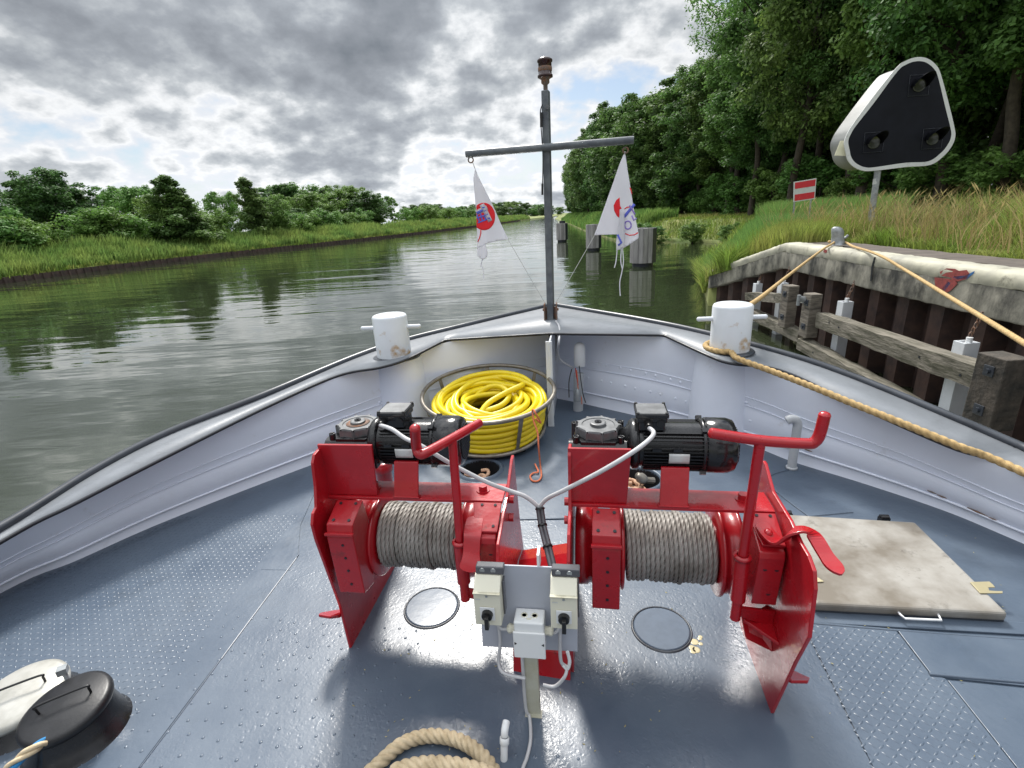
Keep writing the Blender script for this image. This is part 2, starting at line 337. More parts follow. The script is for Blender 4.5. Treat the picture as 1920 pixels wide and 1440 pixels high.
def frames(P, closed=False):
    n = len(P); T = np.zeros_like(P)
    if closed: T = np.roll(P, -1, 0) - np.roll(P, 1, 0)
    else: T[1:-1] = P[2:] - P[:-2]; T[0] = P[1] - P[0]; T[-1] = P[-1] - P[-2]
    T /= np.linalg.norm(T, axis=1)[:, None] + 1e-12
    U = np.zeros_like(P); ref = np.array([0, 0, 1.]) if abs(T[0][2]) < .9 else np.array([1., 0, 0])
    u = np.cross(T[0], ref); u /= np.linalg.norm(u)
    for i in range(n):
        u = u - T[i] * (u @ T[i]); u /= np.linalg.norm(u) + 1e-12; U[i] = u
    return T, U, np.cross(T, U)
def sweep(P, r, n=10, closed=False, strands=0, lay=0.0, depth=.2):
    """tube along P; strands>0 gives laid rope: lobes that wind round the core once every `lay` metres"""
    T, U, W = frames(P, closed); k = len(P); rr = np.broadcast_to(np.asarray(r, float), (k,))
    seg = np.linalg.norm(np.diff(P, axis=0), axis=1); s = np.concatenate([[0], np.cumsum(seg)])
    a = np.arange(n) * 2 * math.pi / n
    rad = rr[:, None] * np.ones((1, n))
    if strands:
        ph = a[None, :] - 2 * math.pi * s[:, None] / lay
        rad = rad * (1 - depth * (1 - np.abs(np.cos(strands * ph / 2))) ** 1.15)
    V = P[:, None, :] + rad[..., None] * (np.cos(a)[None, :, None] * U[:, None, :] + np.sin(a)[None, :, None] * W[:, None, :])
    i = np.arange(k if closed else k - 1)[:, None]; j = np.arange(n)[None, :]
    i2 = (i + 1) % k; j2 = (j + 1) % n
    F = np.stack([i * n + j, i * n + j2 + 0 * i, i2 * n + j2, i2 * n + j], -1).reshape(-1, 4)
    return V.reshape(-1, 3), F
def catmull(P, m=12, closed=False):
    P = np.array([tuple(p) for p in P], float); n = len(P); out = []
    for i in range(n if closed else n - 1):
        if closed: p0, p1, p2, p3 = P[(i - 1) % n], P[i], P[(i + 1) % n], P[(i + 2) % n]
        else: p0, p1, p2, p3 = P[max(i - 1, 0)], P[i], P[i + 1], P[min(i + 2, n - 1)]
        for t in np.arange(m) / m:
            out.append(.5 * ((2 * p1) + (p2 - p0) * t + (2 * p0 - 5 * p1 + 4 * p2 - p3) * t * t + (3 * p1 - p0 - 3 * p2 + p3) * t ** 3))
    if not closed: out.append(P[-1])
    return np.array(out)
def resample(P, n):
    P = np.asarray(P, float); s = np.concatenate([[0], np.cumsum(np.linalg.norm(np.diff(P, axis=0), axis=1))])
    t = np.linspace(0, s[-1], n); return np.stack([np.interp(t, s, P[:, i]) for i in range(P.shape[1])], 1)
def rope(name, pts, r, m, strands=3, lay=None, step=.006, n=18, depth=.3, parent=None, smooth_pts=True):
    P = catmull(pts, 14) if smooth_pts else np.asarray(pts)
    L = np.linalg.norm(np.diff(P, axis=0), axis=1).sum(); P = resample(P, max(4, int(L / step)))
    V, F = sweep(P, r, n, strands=strands, lay=lay or r * 9, depth=depth)
    return mesh_np(name, V, F, m, parent, smooth=True)
def loft(A, B):
    A = np.asarray(A); B = np.asarray(B); n = len(A); V = np.concatenate([A, B]); i = np.arange(n - 1)
    return V, np.stack([i, i + 1, n + i + 1, n + i], 1)
def bolt_hex(mb, c, axis, r=.012, h=.01):
    a = Vector(axis).normalized(); mb.cyl(c, Vector(c) + a * h, r, n=6, smooth=False)

# ==================================================================  WATER AND GROUND
tag(MB().add([(-6000, -800, WATER), (6000, -800, WATER), (6000, 6000, WATER), (-6000, 6000, WATER)], [(0, 1, 2, 3)]).build('water', 'water'), kind='structure')
XB = np.array([(-80, 4.4), (0, 5.36), (5.67, 5.92), (11.9, 6.53), (15.4, 6.28), (18, 7.15), (21.9, 8.5), (27, 10.4), (31, 13), (36, 16), (41, 17.3), (46, 16), (54, 11.6), (82, 13.2), (150, 19), (300, 30), (581, 76), (755, 112), (1500, 320)])
XL = np.array([(-80, -39), (0, -43), (42, -41.4), (52, -41.2), (67, -38), (83, -33), (118, -23.5), (186, -10.6), (274, 4.9), (420, 31), (755, 91), (1500, 290)])
def xb(y): return np.interp(y, XB[:, 0], XB[:, 1])
def xl(y): return np.interp(y, XL[:, 0], XL[:, 1])
def gR(x, y):
    d = x - xb(y); e = np.interp(y, [11.9, 15.4, 17], [.62, -.3, -1.12]); w = np.interp(y, [11.9, 16, 24], [.5, 2.0, 3.0])
    t = np.clip(d / w, 0, 1); s = t * t * (3 - 2 * t)
    top = np.interp(y, [0, 25, 60, 2000], [.66, .62, .45, .4])
    return e + (top - e) * s + .10 * np.sin(x * .7 + y * .23) * np.clip(d / 6 - .4, 0, 1)
def gL(x, y):
    d = xl(y) - x; t = np.clip(d / 5, 0, 1); return -.82 + .55 * t * t * (3 - 2 * t) + .06 * np.sin(x * .5 + y * .31)
def bank(name, side):
    ys = np.unique(np.concatenate([np.arange(-80, 60, 1.0), np.arange(60, 300, 5), np.arange(300, 1501, 40), XB[:, 0], XL[:, 0]]))
    ds = np.array([0, 0, .25, .6, 1, 1.6, 2.4, 3.5, 5, 7, 10, 15, 25, 50, 120, 400, 1500, 5000])
    V = []
    for i, d in enumerate(ds):
        dd = d + (.45 if side > 0 else 0) * (1 if True else 0)
        if side > 0:
            dd = d + np.where(ys < 15.4, .42, 0); x = xb(ys) + dd; z = gR(x, ys)
        else:
            x = xl(ys) - d; z = gL(x, ys)
        if i == 0: z = np.full_like(ys, WATER - .4)
        V.append(np.stack([x, ys, z], 1))
    n = len(ys); V = np.concatenate(V); i = np.arange(len(ds) - 1)[:, None]; j = np.arange(n - 1)[None, :]
    F = np.stack([i * n + j, i * n + j + 1, (i + 1) * n + j + 1, (i + 1) * n + j], -1).reshape(-1, 4)
    if side < 0: F = F[:, ::-1]
    o = mesh_np(name, V, F, 'soil', smooth=True); tag(o, kind='structure')
bank('ground', 1); bank('ground', -1)
tag(MB().add([(-6000, 1500, -.6), (6000, 1500, -.6), (6000, 6000, -.6), (-6000, 6000, -.6)], [(0, 1, 2, 3)]).build('ground', 'soil_far'), kind='structure')

# ==================================================================  THE BARGE: deck, bulwark, covering board
TH = R(9)
BA = np.array([math.cos(TH), -math.sin(TH), 0]); BF = np.array([math.sin(TH), math.cos(TH), 0]); ZZ = np.array([0, 0, 1.])
ship = empty('barge', (0, 0, 0))
tag(ship, 'white and blue steel barge bow with grey painted deck seen from on board', 'barge')
# deck edge
br = [onz(*p) for p in [(1040, 745), (1100, 757), (1250, 791), (1403, 832), (1489, 864), (1620, 904), (1775, 956), (1920, 1016)]] + [np.array([2.86, 1.3, 0]), np.array([3.1, 0, 0]), np.array([3.2, -2, 0])]
bl = [onz(1040, 745), np.array([.02, 4.36, 0]), np.array([-.46, 4.12, 0]), np.array([-1.06, 3.80, 0])] + [onz(*p) for p in [(580, 871), (317, 972), (139, 1050), (0, 1109)]] + [np.array([-3.02, 1.3, 0]), np.array([-3.25, 0, 0]), np.array([-3.4, -2, 0])]
# inner edge of the covering board: (px, py, z)
ir = [onz(x, y, z) for x, y, z in [(1030, 625, .75), (1245, 628, .73), (1330, 667, .69), (1372, 681, .67), (1440, 688, .635), (1500, 708, .595), (1600, 757, .525), (1780, 836, .425), (1920, 886, .365)]] + [np.array([2.56, 1.0, .31]), np.array([2.68, 0, .27]), np.array([2.75, -2, .25])]
il = [onz(x, y, z) for x, y, z in [(1030, 625, .75), (835, 637, .73), (765, 672, .69), (715, 688, .67), (633, 704, .63), (501, 762, .555), (317, 853, .47), (139, 944, .40), (0, 1016, .365)]] + [np.array([-2.66, 1.0, .31]), np.array([-2.85, 0, .27]), np.array([-3.0, -2, .25])]
orr = [onz(x, y, z) for x, y, z in [(1036, 572, .77), (1200, 600, .75), (1320, 625, .71), (1480, 667, .635), (1600, 708, .56), (1800, 790, .46), (1920, 842, .40)]] + [np.array([2.78, 1.1, .34]), np.array([2.95, 0, .30]), np.array([3.02, -2, .28])]
ol = [onz(x, y, z) for x, y, z in [(1036, 572, .77), (880, 609, .75), (710, 654, .68), (495, 742, .585), (317, 812, .505), (178, 883, .445), (0, 992, .39)]] + [np.array([-2.76, 1.1, .34]), np.array([-2.98, 0, .30]), np.array([-3.15, -2, .28])]
NS = 160
def edge_curve(P, lead=0):
    P = np.array(P)
    if lead: C = np.concatenate([resample(P[:lead + 1], 24)[:-1], catmull(P[lead:], 10)])
    else: C = catmull(P, 10)
    return C
def by_y(C, ys):       # sample a curve whose y falls monotonically
    o = np.argsort(C[:, 1]); return np.stack([np.interp(ys, C[o, 1], C[o, 0]), ys, np.interp(ys, C[o, 1], C[o, 2])], 1)
def pair(inner, outer):
    s = np.linspace(0, 1, NS); a = resample(inner, 600); b = resample(outer, 600)
    A = resample(inner, NS); B = []
    # match each inner point to the outer point with the same share of the length, eased so the sides stay square
    la = np.linspace(0, 1, NS)
    for i, p in enumerate(A):
        d = np.linalg.norm(b[:, :2] - p[:2], axis=1); k = d.argmin() / 599
        w = min(1, la[i] / .22); B.append(la[i] * (1 - w) + k * w if w < 1 else k)
    B = np.maximum.accumulate(np.array(B)); B[0] = 0
    return A, np.stack([np.interp(B, np.linspace(0, 1, 600), b[:, j]) for j in range(3)], 1)
IR, OR_ = pair(edge_curve(ir, 1), edge_curve(orr)); IL, OL_ = pair(edge_curve(il, 1), edge_curve(ol))
def plate(name, A, B, m, th, parent):
    d = np.array([0, 0, -th]); n = len(A); V = np.concatenate([A, B, A + d, B + d]); i = np.arange(n - 1)
    F = [np.stack([i, i + 1, n + i + 1, n + i], 1), np.stack([2 * n + i, 3 * n + i, 3 * n + i + 1, 2 * n + i + 1], 1),
         np.stack([i, 2 * n + i, 2 * n + i + 1, i + 1], 1), np.stack([n + i, n + i + 1, 3 * n + i + 1, 3 * n + i], 1)]
    return mesh_np(name, V, F, m, parent)
for A, B in ((IR, OR_), (IL, OL_)):
    plate('covering_board', A, B, 'cap_grey', .012, ship)
    o = MB().tube(B + np.array([0, 0, .004]), .026, 10).build('rubbing_rail', 'dark_rail', ship)
    MB().tube(A + np.array([0, 0, -.004]), .0105, 8).build('edge_strip', 'black_edge', ship)
# bulwark plates
WR = resample(edge_curve(br, 0), NS); WL = resample(edge_curve(bl, 0), NS)
def wall(base, inner, outer, nm):
    top = []
    for i, p in enumerate(base):
        d = np.linalg.norm(inner[:, :2] - p[:2], axis=1); k = d.argmin(); q = inner[k]; w = outer[k]
        # under the wide foredeck plate the wall stands outside the plate's inner edge
        n = (w - q)[:2]; wd = np.linalg.norm(n) + 1e-6
        f = np.clip((p[:2] - q[:2]) @ n / wd / wd, .04, .7); out = q + (w - q) * f
        if p[1] > 3.75: out = p + (w - q) / wd * .06; out[2] = q[2]
        out = out - np.array([0, 0, .013]); top.append(out)
    top = np.array(top); k = np.ones(9) / 9
    for a in range(3):
        pad = np.pad(top[:, a], 4, mode='edge'); top[:, a] = np.convolve(pad, k, 'valid')
    rows = [0, .14, .16, .4, .42, .5, .52, 1.0]; off = [0.02, .0, .010, .010, .006, .006, .010, .010]
    V = []
    for r_, of in zip(rows, off):
        P = base * (1 - r_) + top * r_; c = np.array([.2, 1.5, 0]); dd = c - P; dd[:, 2] = 0; dd /= np.linalg.norm(dd, axis=1)[:, None]
        V.append(P + dd * of)
    n = NS; V = np.concatenate(V); i = np.arange(len(rows) - 1)[:, None]; j = np.arange(n - 1)[None, :]
    F = np.stack([i * n + j, i * n + j + 1, (i + 1) * n + j + 1, (i + 1) * n + j], -1).reshape(-1, 4)
    o = mesh_np(nm, V, F, 'wall_paint', ship, smooth=False)
    return o, top
wr, TR = wall(WR, IR, OR_, 'bulwark'); wl, TL = wall(WL, IL, OL_, 'bulwark')
def onwall(base, top, s, h, off=.006):
    i = int(s * (NS - 1)); P = base[i] * (1 - h) + top[i] * h; c = np.array([.2, 1.5, 0]) - P; c[2] = 0; c /= np.linalg.norm(c); return P + c * off, c
# strake seams, welds and rivets
for base, top in ((WR, TR), (WL, TL)):
    for h, r_ in ((.15, .007), (.46, .0035), (.56, .0035)):
        P = np.array([onwall(base, top, s, h + (.012 * math.sin(s * 9) if h > .3 else 0), .012)[0] for s in np.linspace(.0, .97, 120)])
        MB().tube(P, r_, 6).build('strake_seam', 'wall_paint', ship)
rv = MB()
for k in range(14):
    for h, o_ in ((.51, 0), (.30, .006)):
        s = .035 + k * .0155 + o_
        p, c = onwall(WR, TR, s, h + (.05 - k * .004), .006); rv.dome(p, .014, .009, 10, axis=c)
for k in range(10):
    p, c = onwall(WL, TL, .05 + k * .017, .5, .006); rv.dome(p, .013, .008, 10, axis=c)
tag(rv.build('rivets', 'wall_paint', ship), kind='stuff')
for s, m_ in ((.33, 'rusty_iron'), (.335, 'rope_tan')):
    pass
# outer hull down to the water
for B, base, sg in ((OR_, WR, 1), (OL_, WL, -1)):
    mid = []
    for p in B:
        k = np.abs(base[:, 1] - p[1]).argmin(); q = base[k]; x = max(q[0] + .07, p[0] + .01) if sg > 0 else min(q[0] - .07, p[0] - .01)
        mid.append((x if p[1] < 4.2 else p[0] * .98, p[1], -.05))
    mid = np.array(mid); kk = np.ones(7) / 7; mid[:, 0] = np.convolve(np.pad(mid[:, 0], 3, mode='edge'), kk, 'valid')
    lo = mid.copy(); lo[:, 2] = WATER - .3; B2 = B - np.array([0, 0, .03]); n = NS; V = np.concatenate([B2, mid, lo]); i = np.arange(n - 1)
    F = np.concatenate([np.stack([i, i + 1, n + i + 1, n + i], 1), np.stack([n + i, n + i + 1, 2 * n + i + 1, 2 * n + i], 1)])
    mesh_np('hull_side', V, F if sg > 0 else F[:, ::-1], 'dark_rail', ship, smooth=True)
# stem stiffener
sb = onz(1035, 800); st = at(1030, 622, sb[1])
stf = MB(); stf.box((sb[0] - .005, sb[1] + .01, .365), (.05, .012, .745), Matrix.Rotation(-TH, 3, 'Z'))
stf.box(tuple(np.array([sb[0], sb[1], .37]) + BF * .34), (.012, .68, .73), Matrix.Rotation(-TH, 3, 'Z')); stf.build('stem_bracket', 'white_paint', ship, bevel=.002)

# deck sheet with two real manholes
def circle(c, r, n=40): return [(c[0] + r * math.cos(2 * math.pi * i / n), c[1] + r * math.sin(2 * math.pi * i / n)) for i in range(n)]
H1, H2 = (-.262, 3.16), (.80, 2.90); HR = .14
bm = bmesh.new()
def loop(pts, z=0.0):
    vs = [bm.verts.new((p[0], p[1], z)) for p in pts]; return [bm.edges.new((vs[i], vs[(i + 1) % len(vs)])) for i in range(len(vs))]
outl = [tuple(p[:2]) for p in WR] + [tuple(p[:2]) for p in WL[::-1]][:-1]
es = loop(outl)
for h in (H1, H2): es += loop(circle(h, HR))
bmesh.ops.triangle_fill(bm, use_beauty=True, use_dissolve=False, edges=es, normal=(0, 0, 1))
bmesh.ops.recalc_face_normals(bm, faces=bm.faces)
for f in bm.faces:
    if f.normal.z < 0: f.normal_flip()
me = bpy.data.meshes.new('deck'); bm.to_mesh(me); bm.free(); me.materials.append(MATS['deck_blue']); dk = bpy.data.objects.new('deck', me); COL.objects.link(dk); dk.parent = ship
for h in (H1, H2):
    w = MB(); w.cyl((h[0], h[1], -.5), (h[0], h[1], 0), HR, n=40, cap=False); w.add([(p[0], p[1], -.45) for p in circle(h, HR * .99)], [tuple(range(40))])
    w.build('manhole_well', 'hole_dark', ship)
    MB().lathe([(HR, -.01), (HR, .012), (HR + .012, .018), (HR + .022, .012), (HR + .03, 0)], (h[0], h[1], 0), n=48).build('manhole_rim', 'deck_blue', ship)

def sheet(name, px, z, m, parent=ship, bev=0.0):
    P = [onz(x, y, z) for x, y in px]; o = MB().prism(P, (0, 0, -z + .0005)).build(name, m, parent, bevel=bev); return P, o
# glossy centre plate between and before the winches
sheet('centre_plate', [(562, 1040), (700, 985), (1010, 975), (1340, 985), (1450, 1040), (1500, 1172), (1640, 1445), (1900, 2300), (-400, 2300), (262, 1440)], .004, 'deck_gloss')
# port chequered side plate: smooth sheet with raised drops
P, _ = sheet('side_plate', [(558, 1042), (563, 985), (600, 900), (560, 890), (330, 985), (0, 1123), (-600, 1400), (-400, 2300), (255, 1445)], .0045, 'deck_blue')
drops = MB()
A0, B0, C0 = onz(520, 1012)[:2], onz(269, 1315)[:2], onz(0, 1180)[:2]
rowdir = (B0 - A0) / np.linalg.norm(B0 - A0); nrm = np.array([rowdir[1], -rowdir[0]]);
if nrm @ (C0 - B0) < 0: nrm = -nrm
wall2 = np.array([p[:2] for p in WL])
def inside_wall(p):
    y = p[1]; o = np.argsort(wall2[:, 1]); return p[0] > np.interp(y, wall2[o, 1], wall2[o, 0]) + .07
V = []; Fq = []
pitch = .029
def drop(V, Fq, c, d, L_, w_, h_, z0):
    k = len(V); d = np.array(d); n = np.array([-d[1], d[0]])
    for a, b, zz in ((-L_, 0, 0), (-L_ * .35, -w_, 0), (L_ * .35, -w_, 0), (L_, 0, 0), (L_ * .35, w_, 0), (-L_ * .35, w_, 0), (-L_ * .45, 0, h_), (L_ * .45, 0, h_)):
        q = c + d * a + n * b; V.append((q[0], q[1], z0 + zz))
    Fq += [(k, k + 1, k + 6), (k + 1, k + 2, k + 7), (k + 1, k + 7, k + 6), (k + 2, k + 3, k + 7), (k + 3, k + 4, k + 7), (k + 4, k + 5, k + 6), (k + 4, k + 6, k + 7), (k + 5, k, k + 6)]
for i in range(-8, 70):
    for j in range(0, 60):
        c = A0 + rowdir * (i * pitch) + nrm * (j * pitch)
        if not inside_wall(c) or c[1] < .9: continue
        if c[1] > 3.2 - .0: continue
        dd = (rowdir + nrm) if (i + j) % 2 else (rowdir - nrm)
        drop(V, Fq, c, dd / 1.4142, .0115, .0038, .0025, .0045)
mesh_np('chequer_pattern', V, np.array(Fq), 'deck_blue', ship)
# starboard chequered plate with long bars and flat plates
Q = [(1506, 1168), (1678, 1180), (1742, 1262), (1772, 1272), (1905, 1440), (2300, 1950), (1800, 1950), (1640, 1442)]
P, _ = sheet('tread_plate', Q, .0065, 'deck_blue')
def inpoly(p, poly):
    c = False; n = len(poly)
    for i in range(n):
        a, b = poly[i], poly[(i + 1) % n]
        if (a[1] > p[1]) != (b[1] > p[1]) and p[0] < (b[0] - a[0]) * (p[1] - a[1]) / (b[1] - a[1]) + a[0]: c = not c
    return c
poly = [p[:2] for p in P]; d1 = onz(1640, 1442)[:2] - onz(1506, 1168)[:2]; d1 /= np.linalg.norm(d1); d2 = np.array([-d1[1], d1[0]])
V = []; Fq = []; o0 = onz(1506, 1168)[:2]
for i in range(-10, 80):
    for j in range(-40, 50):
        c = o0 + d1 * i * .026 + d2 * j * .026
        if inpoly(c, poly):
            t = R(38) if (i + j) % 2 else R(128)
            dd = d1 * math.cos(t) + d2 * math.sin(t); drop(V, Fq, c, dd, .0145, .0036, .0032, .0065)
mesh_np('tread_pattern', V, np.array(Fq), 'deck_blue', ship)
sheet('patch_plate', [(1683, 1181), (1990, 1200), (2060, 1300), (1775, 1270), (1745, 1262)], .008, 'deck_blue', bev=.002)
sheet('patch_plate', [(1777, 1275), (2070, 1305), (2400, 1800), (2110, 1700), (1908, 1440)], .0055, 'deck_blue', bev=.002)
sheet('doubler_strip', [(1508, 1140), (1900, 1165), (2100, 1185), (2120, 1200), (1512, 1166)], .010, 'deck_blue', bev=.003)
# weld seams across the deck
def seam(pts, r=.004, m='deck_blue', z=.004): return MB().tube(catmull([onz(x, y, z) for x, y in pts], 8), r, 6).build('weld_seam', m, ship)
seam([(560, 1040), (470, 1160), (360, 1310), (262, 1440)], .0035); seam([(490, 1068), (545, 1069)], .002); seam([(930, 975), (1060, 972), (1130, 968)], .004)
seam([(1480, 880), (1440, 905), (1560, 1000)], .002); seam([(1340, 985), (1600, 960)], .002); seam([(750, 940), (600, 1000)], .002)
seam([(1510, 1168), (1700, 1184), (1920, 1200)], .007); seam([(1742, 1264), (1830, 1272), (1925, 1280)], .007, z=.008)
wl_ = MB(); wl_.tube(catmull([onz(x, y, .0062) for x, y in [(556, 1046), (520, 1094), (470, 1161), (415, 1235)]], 8), .0022, 5); wl_.build('seam_highlight_scratch', 'pale_grey', ship)  # pale strip painted for the seam's whitish highlight and its scratches
rs = MB()
for s_, h_, l_ in ((.385, .20, .05), (.395, .19, .03), (.41, .175, .06), (.425, .165, .03), (.14, .14, .02), (.30, .2, .012)):
    a_, c_ = onwall(WR, TR, s_, h_, .0135); b_, _c = onwall(WR, TR, s_ + l_ * .22, h_ - l_ * .08, .0135); rs.tube([a_, (a_ + b_) / 2, b_], [.002, .0045, .001], 6)
rs.build('rust_streak', 'rusty_iron', ship)
rgd = np.random.default_rng(77); V = []; Fl = []
for i in range(90):
    c = onz(640 + 620 * rgd.random(), 1100 + 330 * rgd.random(), .005) if i < 60 else onz(1500 + 400 * rgd.random(), 1000 + 420 * rgd.random(), .012); a = rgd.random() * 6.28; l_ = .003 + .004 * rgd.random(); d_ = np.array([math.cos(a), math.sin(a), 0]) * l_; n_ = np.array([-math.sin(a), math.cos(a), 0]) * l_ * .35
    k = len(V); V += [c - d_, c - n_, c + d_ + [0, 0, .002], c + n_]; Fl.append((k, k + 1, k + 2, k + 3))
o = mesh_np('plant_litter', V, np.array(Fl), 'straw'); tag(o, 'scattered straw coloured plant bits lying on the deck', 'litter', kind='stuff')
st_ = MB()
for i in range(7):
    c = onz(1305 + 9 * math.cos(i * 2.2), 1207 + 14 * math.sin(i * 1.7), .0046); st_.lathe([(.006 + .004 * (i % 3), .0006), (.0085 + .004 * (i % 3), 0)], c, n=9); st_.add([tuple(c + np.array([(.006 + .004 * (i % 3)) * math.cos(t), (.006 + .004 * (i % 3)) * math.sin(t), .0006])) for t in np.linspace(0, 6.28, 10)[:-1]], [tuple(range(9))])
st_.build('stain', 'brass', ship)
# weld dots
dots = MB()
dirA = BF[:2]; dirB = BA[:2]
for i in range(-26, 30):
    for j in range(0, 14):
        c = np.array([.0, .86]) + dirB * (i * .072 + (j % 2) * .036) + dirA * j * .06
        e = c + RNG.normal(0, .006, 2)
        s = (c @ dirB)
        if c[1] > 1.95 and abs(s) < .8: continue
        if j > 5 and -.7 < s < .95: continue
        if c[0] < -1.5 or inpoly(c, poly) or c[0] > 1.5: continue
        if c[0] > .85 and c[1] > 1.2: continue
        if RNG.random() < .12: continue
        dots.dome((e[0], e[1], .004), .0055 + RNG.random() * .002, .0028, 6)
tag(dots.build('weld_dots', 'deck_gloss', ship), kind='stuff')
# round flush lids in the deck
for nm, (cx, cy), r_, lab in (('inspection_cover', onz(810, 1140)[:2], .118, 'round flush deck lid under the left winch drum'), ('inspection_cover', onz(1240, 1180)[:2], .114, 'round flush deck lid under the right winch drum')):
    m = MB(); m.lathe([(0, .010), (r_ * .97, .010), (r_, .008), (r_ + .003, .003)], (cx, cy, 0), n=48, smooth=False)
    o = m.build(nm, 'lid_blue'); tag(o, lab, 'deck lid', 'round deck lids')
    r2 = MB().lathe([(r_ + .002, .002), (r_ + .004, .009), (r_ + .009, .009), (r_ + .013, .003)], (cx, cy, 0), n=48).build('lid_rim', 'dark_rail', o)

# ==================================================================  BOLLARDS
def bollard(c, zt, lab, rust):
    t = empty('bollard', (c[0], c[1], c[2])); tag(t, lab, 'bollard', 'bollards on the bulwark'); h = zt - c[2]
    MB().lathe([(.137, 0), (.137, h - .02), (.130, h - .006), (.118, h), (0, h + .001)], (0, 0, 0), n=48).build('post', 'white_bollard', t)
    MB().lathe([(.137, .012), (.150, .008), (.168, .006), (.175, -.002)], (0, 0, 0), n=40).build('base_ring', 'dark_rail', t)
    ax = Vector((math.cos(R(5)), -math.sin(R(5)), 0))
    for s in (-1, 1):
        a = ax * .13 * s + Vector((0, 0, h * .70)); b = ax * .235 * s + Vector((0, 0, h * .70))
        MB().cyl(a, b, .0165, n=14).dome(b, .0165, .012, 14, axis=ax * s).build('cross_pin', 'white_paint', t)
    return t
def rust_mat(name, base, rust, lo, hi, scale, zc, zw):
    m = MATS[base].copy(); m.name = name; MATS[name] = m; nt = m.node_tree; N = nt.nodes; L = nt.links; b = N['Principled BSDF']
    tc = N.new('ShaderNodeTexCoord'); n = N.new('ShaderNodeTexNoise'); n.inputs['Scale'].default_value = scale; n.inputs['Detail'].default_value = 6; L.new(tc.outputs['Object'], n.inputs['Vector'])
    sp = N.new('ShaderNodeSeparateXYZ'); L.new(tc.outputs['Object'], sp.inputs[0])
    z = N.new('ShaderNodeMapRange'); z.inputs['From Min'].default_value = zc + zw; z.inputs['From Max'].default_value = zc; z.inputs['To Max'].default_value = .16; L.new(sp.outputs[2], z.inputs['Value'])
    ad = N.new('ShaderNodeMath'); ad.operation = 'ADD'; L.new(n.outputs['Fac'], ad.inputs[0]); L.new(z.outputs[0], ad.inputs[1])
    mr = N.new('ShaderNodeMapRange'); mr.inputs['From Min'].default_value = lo; mr.inputs['From Max'].default_value = hi; L.new(ad.outputs[0], mr.inputs['Value'])
    mx = N.new('ShaderNodeMix'); mx.data_type = 'RGBA'; mx.inputs['B'].default_value = (*rust, 1); L.new(mr.outputs[0], mx.inputs['Factor'])
    src = b.inputs['Base Color'].links[0].from_socket if b.inputs['Base Color'].links else None
    if src: L.new(src, mx.inputs['A'])
    L.new(mx.outputs['Result'], b.inputs['Base Color'])
rust_mat('white_bollard', 'white_paint', (.42, .26, .10), .66, .78, 9, .0, .22)
BR = at(1367, 657, 3.5); BL_ = at(740, 668, 3.93)
bollard(BR, BR[2] + .345, 'white steel bollard with rope round its foot at right of the bow', 0)
bollard(BL_, BL_[2] + .345, 'white steel bollard with rust on its foot, no rope, at left of the bow', 1)
for c in (BR, BL_):
    m = MB(); m.lathe([(.235, 0), (.225, c[2] * .5), (.20, c[2] - .02)], (c[0], c[1] + .06, 0), n=40, smooth=True); m.build('bollard_column', 'wall_paint', ship)

# ==================================================================  MAST WITH LIGHT, CROSS BAR AND FLAGS
MP = onz(1033, 600, .75); mast = empty('mast', MP); tag(mast, 'grey steel bow mast with cross bar and red light standing on the stem', 'mast')
def mp(x, y):      # pixel -> point on the upright plane of the cross bar, relative to the mast foot
    return onplane(x, y, MP, BF) - MP
topz = mp(1023, 170)
lean = Vector(topz); MB().box((0, 0, 0), (.001, .001, .001))
m = MB(); d = lean.normalized(); rot = d.to_track_quat('Z', 'Y').to_matrix() @ Matrix.Rotation(-TH, 3, 'Z')
m.box(tuple(lean / 2 + Vector((0, 0, .0))), (.075, .06, lean.length), rot); m.build('pole', 'mast_grey', mast, bevel=.008)
m = MB(); m.box((0, 0, .06), (.105, .012, .13), Matrix.Rotation(-TH, 3, 'Z'))
for s in (-1, 1): m.box(tuple(BA * .055 * s + np.array([0, 0, .08])), (.012, .10, .16), Matrix.Rotation(-TH, 3, 'Z')); bolt_hex(m, tuple(BA * .06 * s + np.array([0, 0, .1])), BA * s, .014, .014)
m.build('foot_bracket', 'rusty_iron', mast, bevel=.002)
ca, cb = mp(876, 290), mp(1187, 264); ca = ca - BF * .05; cb = cb - BF * .05
MB().cyl(ca, cb, .030, n=24).build('cross_bar', 'mast_grey', mast)
for q, e in ((mp(885, 301), ca), (mp(1172, 283), cb)):
    q = q - BF * .05; k = [q + BA * .022 * math.cos(t) + ZZ * .022 * math.sin(t) for t in np.linspace(0, 2 * math.pi, 17)[:-1]]
    MB().tube(k, .006, 6, closed=True).build('shackle', 'rusty_iron', mast)
lt = Vector(topz) + Vector((0, 0, .0)); lo = MB()
lo.lathe([(.018, 0), (.018, .04), (.034, .055), (.034, .08), (.05, .09)], lt, n=20); lo.build('lamp_stem', 'rusty_iron', mast)
lamp = MB().lathe([(.05, .09), (.062, .095), (.062, .11), (.054, .115), (.054, .20), (.062, .205), (.062, .218), (.045, .232), (0, .234)], lt, n=28).build('mast_light', 'lamp_red', mast)
MB().lathe([(.0535, .225 - .09), (.057, .225 - .085), (.057, .225 - .06), (.0535, .225 - .055)], lt, n=28).build('light_band', 'rusty_iron', lamp)
m = MB(); m.tube(catmull([mp(1018, 198) - BF * .05, mp(1014, 215) - BF * .05, mp(1017, 260) - BF * .06, mp(1019, 300) - BF * .06, mp(1018, 365) - BF * .06], 8), .005, 6)
m.cyl(mp(1016, 213) - BF * .05, mp(1016, 240) - BF * .05, .012, n=10); m.cyl(mp(1018, 345) - BF * .06, mp(1018, 366) - BF * .06, .009, n=8); m.build('hanging_cable', 'black_plastic', mast)
